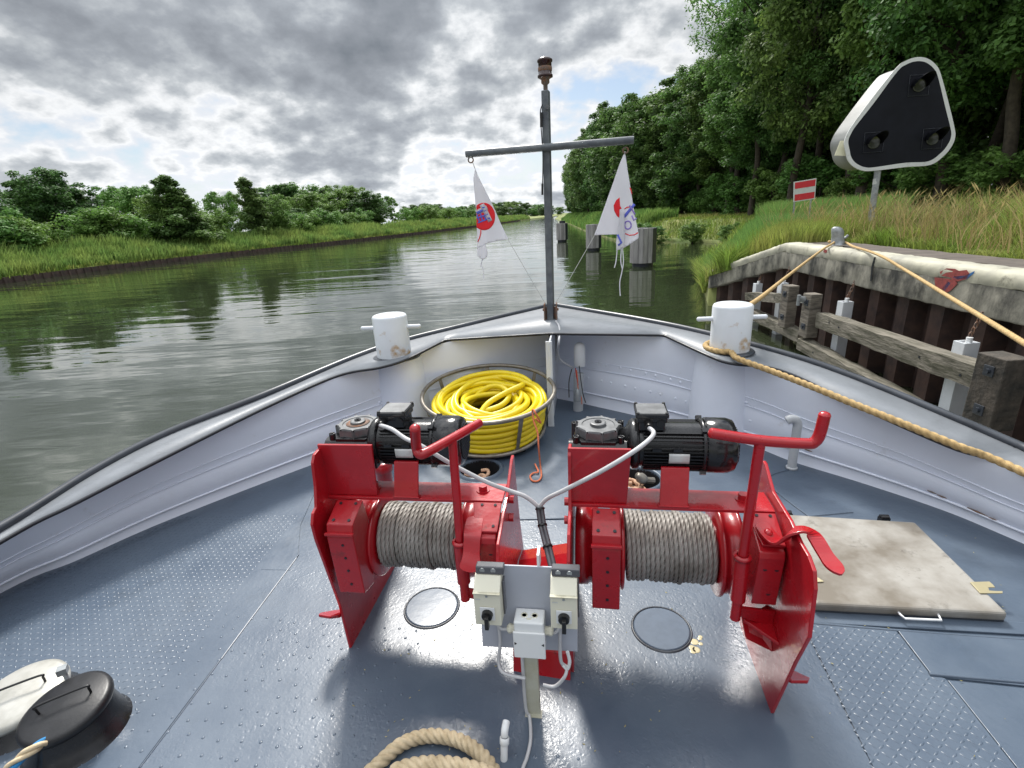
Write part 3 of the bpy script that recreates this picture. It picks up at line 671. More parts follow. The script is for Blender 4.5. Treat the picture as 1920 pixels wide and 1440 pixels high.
bolt_hex(MB(), (0, 0, 0), (0, 0, 1)); mm = MB(); bolt_hex(mm, mp(1027, 203) - BF * .035, -BF, .02, .02); mm.build('bolt', 'grey_iron', mast)

def grid_fill(poly, step):
    """triangulated, evenly subdivided filling of a pixel polygon"""
    bm = bmesh.new(); vs = [bm.verts.new((x, -y, 0)) for x, y in poly]; f = bm.faces.new(vs)
    xs = [p[0] for p in poly]; ys = [-p[1] for p in poly]
    for v0, v1, k in ((min(xs), max(xs), 0), (min(ys), max(ys), 1)):
        c = v0 + step
        while c < v1:
            co = (c, 0, 0) if k == 0 else (0, c, 0); no = (1, 0, 0) if k == 0 else (0, 1, 0)
            bmesh.ops.bisect_plane(bm, geom=bm.verts[:] + bm.edges[:] + bm.faces[:], plane_co=co, plane_no=no, dist=1e-4); c += step
    bmesh.ops.triangulate(bm, faces=bm.faces[:])
    bm.verts.ensure_lookup_table(); V = [(v.co.x, -v.co.y) for v in bm.verts]; F = [tuple(v.index for v in f.verts) for f in bm.faces]; bm.free(); return V, F
def cloth(name, poly, m, parent, depth, off=0.0, step=4.0, thick=.0015):
    if isinstance(poly, tuple): V, F = poly
    else: V, F = grid_fill(poly, step)
    P = [onplane(x, y, MP - BF * .05, BF) + BF * (depth(x, y) - off) for x, y in V]
    o = MB().add(P, F, True).build(name, m, parent)
    md = o.modifiers.new('solid', 'SOLIDIFY'); md.thickness = thick; md.offset = 0
    return o
def stroke(pts, w):      # polyline as a band of quads in pixel space
    P = np.array(pts, float); T = np.gradient(P, axis=0); T /= np.linalg.norm(T, axis=1)[:, None]; N_ = np.stack([-T[:, 1], T[:, 0]], 1) * w / 2
    n = len(P); V = [tuple(p) for p in np.concatenate([P + N_, P - N_])]; F = [(i, i + 1, n + i + 1, n + i) for i in range(n - 1)]
    return V, F
def seg(a, b, k=6): return [(a[0] + (b[0] - a[0]) * t, a[1] + (b[1] - a[1]) * t) for t in np.linspace(0, 1, k)]
# left flag: narrow at the shackle, widening downwards, folded under at its foot
dl = lambda x, y: .03 * math.sin((x - 890) / 11.0) * min(1, (y - 310) / 90) - .02 * math.cos((y - 300) / 38.0)
fl = cloth('pennant', [(892, 316), (897, 330), (912, 362), (927, 392), (942, 425), (953, 448), (935, 451), (915, 456), (900, 463), (894, 468), (893, 430), (892, 400), (890, 365), (888, 335)], 'flag_white', None, dl)
tag(fl, 'white pennant with red disc and blue lettering hanging from left end of cross bar', 'flag', 'company flags on the mast')
cloth('fold', [(893, 468), (908, 458), (913, 472), (912, 482), (904, 488), (894, 480)], 'flag_white', fl, lambda x, y: .03 + .01 * math.sin(x / 3))
def disc(cx, cy, rx, ry, x0=None, n=40):
    P = [(cx + rx * math.cos(t), cy + ry * math.sin(t)) for t in np.linspace(0, 2 * math.pi, n, endpoint=False)]
    return [(max(p[0], x0), p[1]) if x0 else p for p in P]
cloth('red_disc', [p for p in disc(906, 406, 22, 26, 892.5)], 'flag_red', fl, dl, .003)
wv = [([(904, 384), (917, 414)], 5), ([(893, 398), (910, 389)], 5), ([(894, 412), (912, 404)], 4), ([(893, 402), (897, 418)], 4), ([(901, 399), (905, 412)], 3.5), ([(907, 396), (914, 412)], 0)]
wh = [([(902, 383), (918, 415)], 9), ([(892.5, 399), (912, 389)], 9)]
for k, (p, w) in enumerate(wh): cloth('letter_outline', stroke(seg(*p), w), 'flag_white', fl, dl, .0045)
for p, w in (([(903.5, 386), (917, 413)], 4.6), ([(893, 400), (909, 391)], 4.6)): cloth('letter', stroke(seg(*p), w), 'flag_blue', fl, dl, .006)
for p in ([(893, 409), (911, 402.5)], [(893.5, 403), (898, 417)], [(899, 400), (903, 414)], [(895, 418), (912, 411)], [(905, 404), (910, 412)]): cloth('letter', stroke(seg(*p), 2.6), 'flag_blue', fl, dl, .006)
cloth('red_arc', stroke([(900, 431), (900, 438), (898, 446), (895, 454)], 1.8), 'flag_red', fl, dl, .004)
# right flag with its draped fold
dr = lambda x, y: .035 * math.sin((x - 1128) / 13.0) * min(1, (y - 290) / 80) + .01
fr = cloth('pennant', [(1169, 290), (1173, 290), (1177, 320), (1181, 345), (1186, 380), (1190, 405), (1197, 437), (1197, 446), (1185, 455), (1168, 466), (1156, 471), (1156, 455), (1160, 440), (1114, 441), (1122, 420), (1135, 384), (1150, 342), (1160, 312)], 'flag_white', None, dr)
tag(fr, 'white flag with half red disc and purple letters hanging from right end of cross bar', 'flag', 'company flags on the mast')
cloth('fold', [(1163, 392), (1170, 398), (1171, 430), (1169, 463), (1157, 470), (1155, 455), (1158, 432), (1161, 410)], 'flag_white', fr, dr, .028)
cloth('red_disc', [(1162, 370), (1163, 386), (1166, 391), (1162, 393), (1162, 409), (1157, 405), (1152, 395), (1151, 385), (1156, 375)], 'flag_red', fr, dr, .003)
cloth('hem', stroke([(1168, 292), (1158, 318), (1146, 352), (1134, 387), (1122, 420), (1115, 440)], 3.2), 'flag_purple_pale', fr, dr, .003) if 'flag_purple_pale' in MATS else None
cloth('letter', stroke(seg((1170, 407), (1189, 383)), 5), 'flag_blue', fr, dr, .004)
cloth('letter', stroke(seg((1180, 385), (1190, 402)), 3), 'flag_purple', fr, dr, .005)
cloth('letter', stroke([(1171 + 6 + 6 * math.cos(t), 422 + 7.5 * math.sin(t)) for t in np.linspace(0, 2 * math.pi, 20)], 2.6), 'flag_purple', fr, dr, .004)
cloth('letter', stroke([(1184, 404), (1188, 413), (1193, 409)], 2.8), 'flag_purple', fr, dr, .004)
cloth('red_arc', stroke([(1172, 438), (1180, 441), (1189, 440), (1196, 436)], 1.8), 'flag_red', fr, dr, .004)
cloth('red_arc', stroke([(1171, 392), (1175, 389), (1180, 388)], 1.8), 'flag_red', fr, dr, .004)
cloth('red_arc', stroke([(1181, 352), (1183, 358), (1184.5, 364)], 1.8), 'flag_red', fr, dr, .004)
cloth('letter', stroke([(1158, 440), (1165, 455), (1159, 460)], 3.6), 'flag_blue', fr, dr, .032)
def fp(x, y, o=0.0): return onplane(x, y, MP - BF * .05, BF) - BF * o
for f, ps in ((fl, [[(904, 487), (903, 497), (906, 506), (907, 524)], [(905, 487), (902, 494), (900, 500)]]), (fr, [[(1157, 470), (1155, 490), (1152, 502)], [(1167, 465), (1169, 490), (1166, 510), (1162, 530), (1163, 555)], [(1165, 466), (1164, 490), (1167, 505)]])):
    for p in ps: MB().tube(catmull([fp(*q) for q in p], 6), .0045, 6).build('frayed_strand', 'flag_white', f)
tieL = MB(); tieL.tube([fp(886, 304), fp(891, 317)], .004, 6); tieL.build('tie_cord', 'line', fl)
tieR = MB(); tieR.tube([fp(1172, 284), fp(1171, 291)], .005, 6); tieR.build('tie_cord', 'line', fr)
for f, a in ((fl, (952, 448)), (fr, (1115, 441))):
    b = MP + np.array([0, 0, .16]) + (BA * (-.05) if f is fl else BA * .05)
    MB().tube([fp(*a), b], .0028, 6).build('tether', 'line', f)

# nav cable from the mast down behind the stem, and the grey light tube with wires
g = MB(); g.tube(catmull([onz(1042, 602, .76), onz(1049, 615, .75), onz(1048, 640, .70) + 0 * ZZ, at(1046, 660, 4.15), at(1052, 676, 4.2), at(1075, 690, 4.22)], 8), .009, 8)
tag(g.build('power_cable', 'cable'), 'pale cable looping from the mast foot down into the bow', 'cable')
tb = empty('light_tube', at(1083, 775, 4.18)); tag(tb, 'pale grey upright tube with dangling red and black wires at the stem', 'tube')
z0 = Vector(tb.location)
def tl(x, y, Y=4.18): return Vector(at(x, y, Y)) - z0
MB().tube([tl(1084, 775), tl(1085, 700)], .045, 16).build('lower_tube', 'pale_grey', tb)
MB().lathe([(.0, .0), (.046, .0), (.050, .004), (.050, .16), (.044, .19), (.025, .208), (0, .212)], tl(1087, 686), n=24).build('cap_tube', 'white_plastic', tb)
for m_, ps in (('rope_orange', [(1081, 694), (1083, 712), (1084, 728), (1090, 745), (1091, 758)]), ('black_plastic', [(1086, 686), (1089, 712), (1093, 738), (1098, 755)]), ('black_plastic', [(1072, 692), (1067, 715), (1067, 745)]), ('red_paint', [(1079, 690), (1080, 700), (1084, 722)])):
    MB().tube(catmull([tl(x, y, 4.10) for x, y in ps], 6), .0045, 6).build('wire', m_, tb)
MB().lathe([(.03, 0), (.032, .06), (.02, .10), (.005, .12)], tl(1083, 752, 4.1), n=12).build('taped_joint', 'galv', tb)

# goose-neck vent pipe at starboard
vb = onz(1484, 878); vy = vb[1]; vt = at(1490, 805, vy)[2]
P = [vb, vb + ZZ * .26, vb + ZZ * .315 + BA * .0, vb + ZZ * .35 - BA * .015, vb + ZZ * .357 - BA * .045, vb + ZZ * .345 - BA * .07]
v = MB(); v.tube(catmull(P, 8), .028, 16); v.lathe([(.028, .0), (.036, .0), (.036, .012), (.028, .016)], vb, n=20)
tag(v.build('vent_pipe', 'pale_grey'), 'white goose neck vent pipe on deck beside the starboard bulwark', 'pipe')

# ==================================================================  WINCHES
def wframe(P, deg):
    t = R(deg); return np.array([math.cos(t), -math.sin(t), 0]), np.array([math.sin(t), math.cos(t), 0])
def helix(r0, x0, x1, turns, yz, per=64):
    n = int(turns * per); t = np.linspace(0, 1, n); a = t * turns * 2 * math.pi
    ramp = np.abs(((a / (2 * math.pi)) % 1) - .5)
    x = x0 + (x1 - x0) * t; rr = r0 + .004 * np.sin(t * 19) * np.sin(t * 7) + .0025 * np.sin(a * .37)
    return np.stack([x, yz[0] + rr * np.cos(a), yz[1] + rr * np.sin(a)], 1)
def build_winch(side, O, deg, v0, du, lab):
    a, f = wframe(O, deg)
    w = empty('winch', O, -R(deg)); tag(w, lab, 'winch', 'red anchor winches on the foredeck')
    def L(x, y, u=None, v=None, z=None):      # pixel on a local plane -> local point
        if u is not None: q = onplane(x, y, O + a * u, a)
        elif v is not None: q = onplane(x, y, O + f * v, f)
        else: q = onz(x, y, z)
        r = q - O; return Vector((r @ a, r @ f, r[2]))
    X, Y, Z = Vector((1, 0, 0)), Vector((0, 1, 0)), Vector((0, 0, 1))
    t_ = .012; AX = (v0 + .13, .45)
    # side plates
    if side == 'L':
        pl = [(0, 0), (-.012, .24), (-.075, .60), (-.079, .67), (-.06, .705), (-.034, .715), (-.012, .79), (0, .88), (.02, .905), (.07, .912), (.10, .91), (.24, .84), (.30, .70), (.40, .30), (.53, .0)]
        pr = [(.11, 0), (-.02, .28), (-.13, .48), (-.153, .595), (-.13, .655), (.02, .69), (.093, .70), (.26, .775), (.295, .775), (.30, .70), (.345, .45), (.42, .2), (.52, .0)]
    else:
        pl = [(.09, 0), (.02, .28), (-.01, .48), (-.01, .60), (.04, .67), (.14, .70), (.165, .78), (.17, .90), (.185, .915), (.28, .915), (.38, .80), (.43, .62), (.50, .30), (.60, .0)]
        pr = [(0, 0), (-.10, .34), (-.155, .50), (-.142, .66), (-.12, .705), (-.075, .722), (-.02, .724), (.07, .742), (.24, .745), (.34, .80), (.365, .80), (.40, .68), (.48, .35), (.585, .0)]
    m = MB().prism([(0, y, z) for y, z in pl], (t_, 0, 0)); m.build('side_plate', 'red_paint', w, bevel=.003)
    m = MB().prism([(.70, y, z) for y, z in pr], (t_, 0, 0)); m.build('side_plate', 'red_paint', w, bevel=.003)
    # foot pad welded outside
    for u, s, on in ((-.001, -1, side == 'L'), (.713, 1, side == 'R')):
        if on: MB().prism([(u, -.02, .18), (u, -.075, .23), (u + s * .05, -.075, .235), (u + s * .075, -.03, .20), (u + s * .06, .05, .14), (u, .09, .12)], (0, 0, .014)).build('lug', 'red_paint', w, bevel=.004)
    # top plate, transverse plate, motor bracket
    MB().box((.351, v0 + .062, .70), (.69, .125, .012)).build('top_plate', 'red_paint', w, bevel=.002)
    MB().prism([(.004 if side == 'R' else .0, v0 + .012, .707), (.205, v0 + .012, .707), (.217, v0 + .004, .925), (.0, v0 + .004, .925)], (0, .012, 0)).build('gearbox_plate', 'red_paint', w, bevel=.003)
    b0, b1 = .317 + du, .412 + du
    MB().prism([(b0, v0 + .0, .707), (b1, v0 + .0, .707), (b1 + .004, v0 + .036, .842), (b0 + .004, v0 + .036, .842)], (0, .012, 0)).prism([(b0 - .005, v0 - .003, .707), (b1 + .005, v0 - .003, .707), (b1 + .005, v0 + .02, .707), (b0 - .005, v0 + .02, .707)], (0, 0, .006)).build('motor_bracket', 'red_paint', w, bevel=.002)
    # cross bolts of the top plate
    for u in (.17, .61):
        m = MB(); bolt_hex(m, (u, v0 + .07, .707), Z, .018, .022); m.cyl((u, v0 + .07, .706), (u, v0 + .07, .710), .026, n=20); m.build('bolt', 'red_paint', w, bevel=.002)
    for z, y in ((.68, .055), (.62, .025), (.28, .09)):
        m = MB()
        if side == 'R': bolt_hex(m, (-.001, v0 + y, z), -X, .016, .018)
        bolt_hex(m, (.713, v0 + y, z), X, .016, .018); m.build('bolt', 'red_paint', w, bevel=.002)
    # drum: barrel, flanges, rope
    u0, u1 = .205 + du, .535 + du * .6
    MB().cyl((.02, *AX), (.69, *AX), .10, n=32).build('drum_barrel', 'red_dark', w)
    m = MB(); m.lathe([(.06, 0), (.165, 0), (.170, .004), (.170, .012), (.165, .016), (.06, .016)], (u0 - .02, *AX), X, n=56)
    m.lathe([(.06, 0), (.150, 0), (.152, .03), (.06, .03)], (u0 - .052, *AX), X, n=48); m.build('drum_flange', 'red_paint', w)
    m = MB(); m.lathe([(.06, 0), (.165, 0), (.172, .004), (.172, .012), (.160, .018), (.160, .030), (.158, .062), (.168, .066), (.168, .078), (.06, .08)], (u1 + .004, *AX), X, n=56); m.build('brake_drum', 'red_paint', w)
    H_ = helix(.118 + .006, u0 + .006, u1 - .004, 19, AX, 150)
    H2_ = helix(.107, u0 + .008, u1 - .004, 18, AX, 40)
    V1, F1 = sweep(H_, .0096, 20, strands=5, lay=.15, depth=.42); V2, F2 = sweep(H2_, .009, 8)
    mesh_np('wire_rope', np.concatenate([V1, V2]), [F1, F2 + len(V1)], 'wire', w, smooth=True)
    # gear guard: drum-shaped housing and the angled box cover
    MB().lathe([(.06, 0), (.150, 0), (.158, .006), (.158, .045), (.15, .052), (.15, .085), (.06, .09)], (.02, AX[0], AX[1]), X, n=48).build('gear_housing', 'red_paint', w)
    c0, c1 = .083 + du, .180 + du * .8
    pr_ = [(v0 + .0, .694), (v0 - .105, .652), (v0 - .118, .60), (v0 - .105, .34), (v0 - .02, .32), (v0 + .02, .60)]
    g = MB().prism([(c0, y, z) for y, z in pr_], (c1 - c0, 0, 0)).build('gear_cover', 'red_paint', w, bevel=.004)
    MB().box(((c0 + c1) / 2, v0 - .1185, .618), (c1 - c0 + .008, .014, .012), Matrix.Rotation(R(-8), 3, 'X')).build('cover_lip', 'red_paint', g, bevel=.003)
    m = MB()
    for q, ss in ((.22, 0), (.80, 0)):
        for yy, zz in ((v0 - .018, .6875), (v0 - .088, .6595)): m.cyl((c0 + (c1 - c0) * q, yy, zz), (c0 + (c1 - c0) * q, yy - .001, zz + .0022), .006, n=10)
    for zz in (.57, .51, .45, .385): m.cyl((c0 + (c1 - c0) * .55, v0 - .09, zz), (c0 + (c1 - c0) * .55, v0 - .120 + (0.6 - zz) * .05, zz), .0055, n=10)
    m.build('cover_holes', 'black_edge', g)
    # brake block box with sloping lid, lower tie and gusset
    k0, k1 = .612 + du * .3, .690
    bb = MB().prism([(k0, y, z) for y, z in [(v0 - .01, .688), (v0 - .135, .640), (v0 - .14, .62), (v0 - .12, .42), (v0 + .0, .40)]], (k1 - k0, 0, 0)).build('brake_housing', 'red_paint', w, bevel=.004)
    m = MB().prism([(k0 - .012, v0 - .005, .694), (k1 + .004, v0 - .005, .694), (k1 + .004, v0 - .120, .650), (k0 + .012, v0 - .120, .650)], (0, 0, .008)); m.build('brake_lid', 'red_paint', bb, bevel=.002)
    m = MB()
    for q, yy, zz in ((.25, v0 - .016, .6985), (.8, v0 - .016, .6985), (.85, v0 - .10, .666)): m.cyl((k0 + (k1 - k0) * q, yy, zz), (k0 + (k1 - k0) * q, yy - .0008, zz + .002), .0055, n=10)
    for q, zz in ((.3, .575), (.75, .575), (.6, .47)): m.cyl((k0 + (k1 - k0) * q, v0 - .10, zz), (k0 + (k1 - k0) * q, v0 - .140 + (.62 - zz) * .1, zz), .007, n=10)
    m.build('cover_holes', 'black_edge', bb)
    MB().prism([(.56 + du * .4, v0 - .13, .41), (.70, v0 - .10, .375), (.70, v0 - .09, .30), (.585 + du * .4, v0 - .12, .36)], (0, .012, 0)).build('tie_plate', 'red_paint', w, bevel=.002)
    if side == 'R': MB().prism([(.60, v0 - .10, .335), (.70, v0 - .02, .335), (.70, v0 - .16, .30)], (0, 0, -.012)).prism([(.615, v0 - .1, .25), (.70, v0 - .12, .22), (.70, v0 - .06, .31), (.61, v0 - .02, .31)], (0, .01, 0)).build('gusset', 'red_paint', w, bevel=.002)
    # pawl lever: pivot end on the lid, cranked down, outer grip
    if side == 'R':
        path = [(.640, v0 - .045, .712), (.662, v0 - .10, .692), (.676, v0 - .145, .678), (.705, v0 - .170, .682), (.730, v0 - .172, .712), (.745, v0 - .185, .722), (.765, v0 - .25, .705), (.790, v0 - .315, .685)]
        path = [(.628, v0 - .060, .706), (.650, v0 - .115, .686), (.668, v0 - .140, .690), (.690, v0 - .150, .735), (.722, v0 - .155, .750), (.745, v0 - .17, .742), (.760, v0 - .23, .715), (.775, v0 - .295, .70)]
        wid = [.028, .028, .028, .026, .025, .025, .023, .023]
    else:
        path = [(.606, v0 - .06, .680), (.606, v0 - .10, .668), (.607, v0 - .130, .655), (.607, v0 - .145, .64), (.606, v0 - .165, .60), (.606, v0 - .185, .57), (.606, v0 - .20, .545)]
        wid = [.030, .032, .032, .030, .030, .034, .038]
    P = resample(np.array([(*p, q) for p, q in zip(catmull(path, 4)[:, :3], np.interp(np.linspace(0, 1, len(catmull(path, 4))), np.linspace(0, 1, len(wid)), wid))]), 40)
    C = P[:, :3]; T = np.gradient(C, axis=0); T /= np.linalg.norm(T, axis=1)[:, None]
    S = np.cross(T, np.array([0, 0, 1.])); S /= np.linalg.norm(S, axis=1)[:, None]; Nn = np.cross(S, T)
    if side == 'R': S = np.cross(T, np.array([0, 0.25, 1.])); S /= np.linalg.norm(S, axis=1)[:, None]; Nn = np.cross(S, T)
    wd = P[:, 3].copy(); L_ = np.linspace(0, 1, 40)
    wd *= np.sqrt(np.clip(1 - np.clip((.07 - L_) / .07, 0, 1) ** 2, .02, 1)); tip = np.clip((L_ - .88) / .12, 0, 1); wd = wd * (1 + .16 * np.exp(-((L_ - .9) / .07) ** 2)); wd *= np.sqrt(np.clip(1 - tip ** 2.5, .02, 1))
    th_ = .008; V = np.concatenate([C + S * wd[:, None], C - S * wd[:, None], C - S * wd[:, None] - Nn * th_, C + S * wd[:, None] - Nn * th_]); n = 40; i = np.arange(n - 1)
    F = np.concatenate([np.stack([q * n + i, q * n + i + 1, ((q + 1) % 4) * n + i + 1, ((q + 1) % 4) * n + i], 1) for q in range(4)])
    F = np.concatenate([F, [[0, n, 2 * n, 3 * n], [n - 1, 4 * n - 1, 3 * n - 1, 2 * n - 1]]])
    lv = MB().add(V, F.tolist()).build('pawl_lever', 'red_lever', w, bevel=.0015)
    if side == 'R': MB().dome(tuple(C[5] + Nn[5] * .001), .014, .009, 14, axis=(0, -.3, 1)).build('rivet', 'red_paint', lv)
    # brake spindle with cranked T handle
    su, sv = (.566 if side == 'R' else .557), v0 - .125
    MB().cyl((su, sv, .44), (su, sv, .61), .024, n=20).lathe([(.024, 0), (.028, 0), (.028, .012), (.018, .014)], (su, sv, .605), n=20).cyl((su - .002, sv, .36), (su, sv, .44), .017, n=14).build('spindle_socket', 'red_paint', w)
    m = MB(); m.cyl((su, sv, .60), (su, sv, 1.0), .0155, n=16)
    if side == 'R': hp = [L(1342, 812, v=sv), L(1435, 826, v=sv), L(1520, 832, v=sv), L(1536, 829, v=sv), L(1546, 815, v=sv), L(1556, 778, v=sv)]
    else:
        zc = .995; hp = [L(899, 793, z=zc + .0), L(848, 822, z=zc), L(800, 848, z=zc), L(787, 851, z=zc), L(781, 838, z=zc + .02), L(778, 803, z=zc + .105)]
    top = Vector((su, sv, hp[1].z)); m2 = MB(); hp = [Vector(q) for q in hp]; sh = top - hp[1]
    hp = [q + Vector((sh.x * .5, sh.y if side == 'R' else sh.y * .5, 0)) for q in hp] if side == 'R' else hp
    m = MB(); m.tube([(su, sv, .60), tuple(hp[1])], .0155, 16); m.build('spindle', 'red_paint', w)
    m = MB(); c = catmull(hp, 6); m.tube(c, .0165, 14); m.dome(tuple(c[-1]), .0165, .010, 14, axis=tuple(c[-1] - c[-2])); m.dome(tuple(c[0]), .0165, .008, 14, axis=tuple(c[0] - c[1])); m.build('crank_handle', 'red_paint', w)
    # gearbox
    gx, gy, gz = .105 + (du * .6 if side == 'R' else .002), v0 + .138, .87; gb = MB()
    gb.prism([(gx - .10, gy - .085, gz - .07), (gx + .095, gy - .085, gz - .07), (gx + .095, gy + .10, gz - .07), (gx - .10, gy + .10, gz - .07)], (0, 0, .06))
    gb.cyl((gx - .105, gy - .055, gz + .005), (gx + .10, gy - .055, gz + .005), .045, n=24)
    gb.prism([(gx - .085, gy - .045, gz), (gx - .06, gy - .08, gz), (gx + .06, gy - .08, gz), (gx + .085, gy - .045, gz), (gx + .085, gy + .08, gz), (gx + .05, gy + .10, gz), (gx - .06, gy + .10, gz), (gx - .085, gy + .07, gz)], (0, 0, .055))
    gb.box((gx, gy + .01, gz - .02), (.17, .16, .08)); gb.box((gx - .0, gy - .1, gz + .012), (.055, .006, .026))
    g = gb.build('gearbox', 'black_iron', w, bevel=.005)
    prof = []; 
    n = 72; V = []; 
    def scal(r, t): return r * (.97 + .16 * max(0, math.cos(9 * t)) ** 5)
    for r_, z in ((.078, .05), (.078, .082), (.075, .088), (.060, .088), (.058, .085), (.030, .085), (.029, .095), (.024, .097)):
        for i in range(n): t = 2 * math.pi * i / n; q = scal(r_, t) if r_ > .07 else r_; V.append((gx + q * math.cos(t), gy + .005 + q * math.sin(t), gz + z))
    F = [(j * n + i, j * n + (i + 1) % n, (j + 1) * n + (i + 1) % n, (j + 1) * n + i) for j in range(7) for i in range(n)] + [tuple(7 * n + i for i in range(n))]
    MB().add(V, F).build('gearbox_cover', 'grey_iron', g)
    m = MB()
    for i in range(9):
        t = 2 * math.pi * i / 9; m.cyl((gx + .080 * math.cos(t), gy + .005 + .080 * math.sin(t), gz + .08), (gx + .080 * math.cos(t), gy + .005 + .080 * math.sin(t), gz + .0875), .0048, n=8)
    m.cyl((gx, gy + .005, gz + .09), (gx, gy + .005, gz + .101), .013, n=16); m.cyl((gx, gy + .005, gz + .1), (gx, gy + .005, gz + .1035), .005, n=8)
    m.build('cover_bolts', 'black_iron', g)
    if side == 'L': MB().lathe([(.028, .0865), (.046, .0862), (.046, .0870), (.028, .0875)], (gx, gy + .005, gz), n=30).build('rust_ring', 'rusty_iron', g)
    m = MB()
    for dx, dy in ((-.078, -.065), (.080, -.062), (-.088, .06), (.085, .075)):
        m.cyl((gx + dx, gy + dy, gz + .0), (gx + dx, gy + dy, gz + .066), .013, .012, n=14); m.lathe([(.012, 0), (.012, .005), (.007, .005), (.007, -.002)], (gx + dx, gy + dy, gz + .066), n=14)
    m.build('lugs', 'black_iron', g)
    # motor: bell, finned body, fan cowl, terminal box, name plate
    mx, my, mz, mr = .235 + du, v0 + .135, .885, .094
    mo = MB(); mo.lathe([(.03, -.04), (.055, -.035), (.062, -.01), (.085, .0), (.094, .012), (.094, .03), (.085, .035)], (mx - .02, my, mz), X, n=32); mo.cyl((mx, my, mz), (mx + .27, my, mz), .082, n=40)
    nf = 44
    for i in range(nf):
        t = 2 * math.pi * i / nf; c_, s_ = math.cos(t), math.sin(t)
        if s_ > .80: continue
        ro = Matrix.Rotation(t, 3, 'X'); mo.box((mx + .135, my + c_ * .088, mz + s_ * .088), (.215, .015, .0032), Matrix.Rotation(t, 3, 'X'))
    mo.lathe([(.085, 0), (.096, .002), (.097, .012), (.090, .016)], (mx + .225, my, mz), X, n=40)
    for t in (-.5, .9, 2.2, 4.0): mo.box((mx + .232, my + math.cos(t) * .1, mz + math.sin(t) * .1), (.02, .016, .016), Matrix.Rotation(t, 3, 'X'))
    for q in (.07, .14): mo.box((mx + q, my - .094, mz + .022), (.03, .012, .01))
    mt = mo.build('motor', 'black_iron', w)
    MB().lathe([(.094, 0), (.099, .004), (.099, .075), (.092, .096), (.075, .104), (0, .105)], (mx + .24, my, mz), X, n=48).build('fan_cowl', 'black_gloss', mt)
    m = MB(); m.lathe([(.0, .1062), (.07, .1062)], (mx + .24, my, mz), X, n=32)
    for k in range(-5, 6):
        hh = math.sqrt(max(0, .07 ** 2 - (k * .0125) ** 2)); m.box((mx + .347, my + k * .0125, mz), (.003, .004, 2 * hh)); m.box((mx + .3465, my, mz + k * .0125), (.003, 2 * hh, .004))
    m.build('fan_grille', 'black_plastic', mt)
    bx = mx + (.055 if side == 'R' else .082)
    tbx = MB(); tbx.box((bx, my - .005, mz + .10), (.088, .098, .05)); tbx.box((bx, my - .005, mz + .132), (.112, .112, .016)); tbx.box((bx, my - .005, mz + .116), (.102, .104, .02)); tb_ = tbx.build('terminal_box', 'black_gloss', mt, bevel=.004)
    m = MB(); m.box((bx, my - .005, mz + .1405), (.100, .100, .003))
    m.build('box_lid', 'grey_iron', tb_, bevel=.003)
    m = MB()
    for sx in (-1, 1):
        for sy in (-1, 1): m.cyl((bx + sx * .049, my - .005 + sy * .049, mz + .135), (bx + sx * .049, my - .005 + sy * .049, mz + .1445), .006, n=10)
    cx_ = bx - (.012 if side == 'R' else .035); m.cyl((cx_, my - .055, mz + .105), (cx_, my - .082, mz + .100), .014, n=12); m.cyl((bx + .03, my - .055, mz + .105), (bx + .03, my - .062, mz + .105), .014, n=16)
    m.build('gland', 'black_plastic', tb_)
    npz = mz - .035; nx = mx + (.145 if side == 'R' else .13)
    V = []; 
    for i in range(5):
        t = R(180 - 6 + i * 5.5); 
        for x_ in (nx - .034, nx + .034): V.append((x_, my + math.cos(t) * (mr + .004), mz + math.sin(t) * (mr + .004)))
    MB().add(V, [(2 * i, 2 * i + 1, 2 * i + 3, 2 * i + 2) for i in range(4)], True).build('name_plate', 'sign_white', mt).modifiers.new('s', 'SOLIDIFY').thickness = .002
    gl = Vector(O) + Vector(a) * cx_ + Vector(f) * (my - .083) + Vector((0, 0, mz + .100))
    return w, gl
mat_copy('black_iron', 'black_gloss'); MATS['black_gloss'].node_tree.nodes['Principled BSDF'].inputs['Roughness'].default_value = .16
mat_copy('red_paint', 'red_lever')
PRb, PLb = onz(1445, 1338), onz(654, 1216)
aR_, fR_ = wframe(None, 10)
WRT, GLR = build_winch('R', PRb - aR_ * .70, 10, .175, 0.0, 'right hand red winch with wire drum and black motor, crank bent up to the right')
WLT, GLL = build_winch('L', PLb, 9, .058, -.04, 'left hand red winch with wire drum and black motor, crank turned towards the viewer')

# saddle plate that ties the two winches together
def gp(x, y, Y): return at(x, y, Y)
OL0 = PLb; aL_, fL_ = wframe(None, 9)
pa = OL0 + aL_ * .714; pb = PRb - aR_ * .701
sd_ = MB()
l0, r0 = pa + fL_ * .30, pb + fR_ * .30 + aR_ * .0
prof = [(.30, .33), (.20, .36), (.10, .33), (.03, .22), (.0, .1), (.0, .0)]
Lp = [pa + fL_ * v_ + ZZ * z_ for v_, z_ in [(.36, .26), (.24, .30), (.12, .27), (.05, .18), (-.02, .10), (-.05, .0)]]
Rp = [pb + fR_ * v_ + ZZ * z_ for v_, z_ in [(.42, .36), (.30, .40), (.20, .36), (.14, .22), (.08, .10), (.05, .0)]]
V = []; 
for p, q in zip(Lp, Rp): V += [p, q]
sdo = MB().add(V, [(2 * i, 2 * i + 1, 2 * i + 3, 2 * i + 2) for i in range(5)]).build('saddle_plate', 'red_paint')
sdo.modifiers.new('s', 'SOLIDIFY').thickness = .012
tag(sdo, 'red bent steel plate joining the two winches behind the switch panel', 'plate')

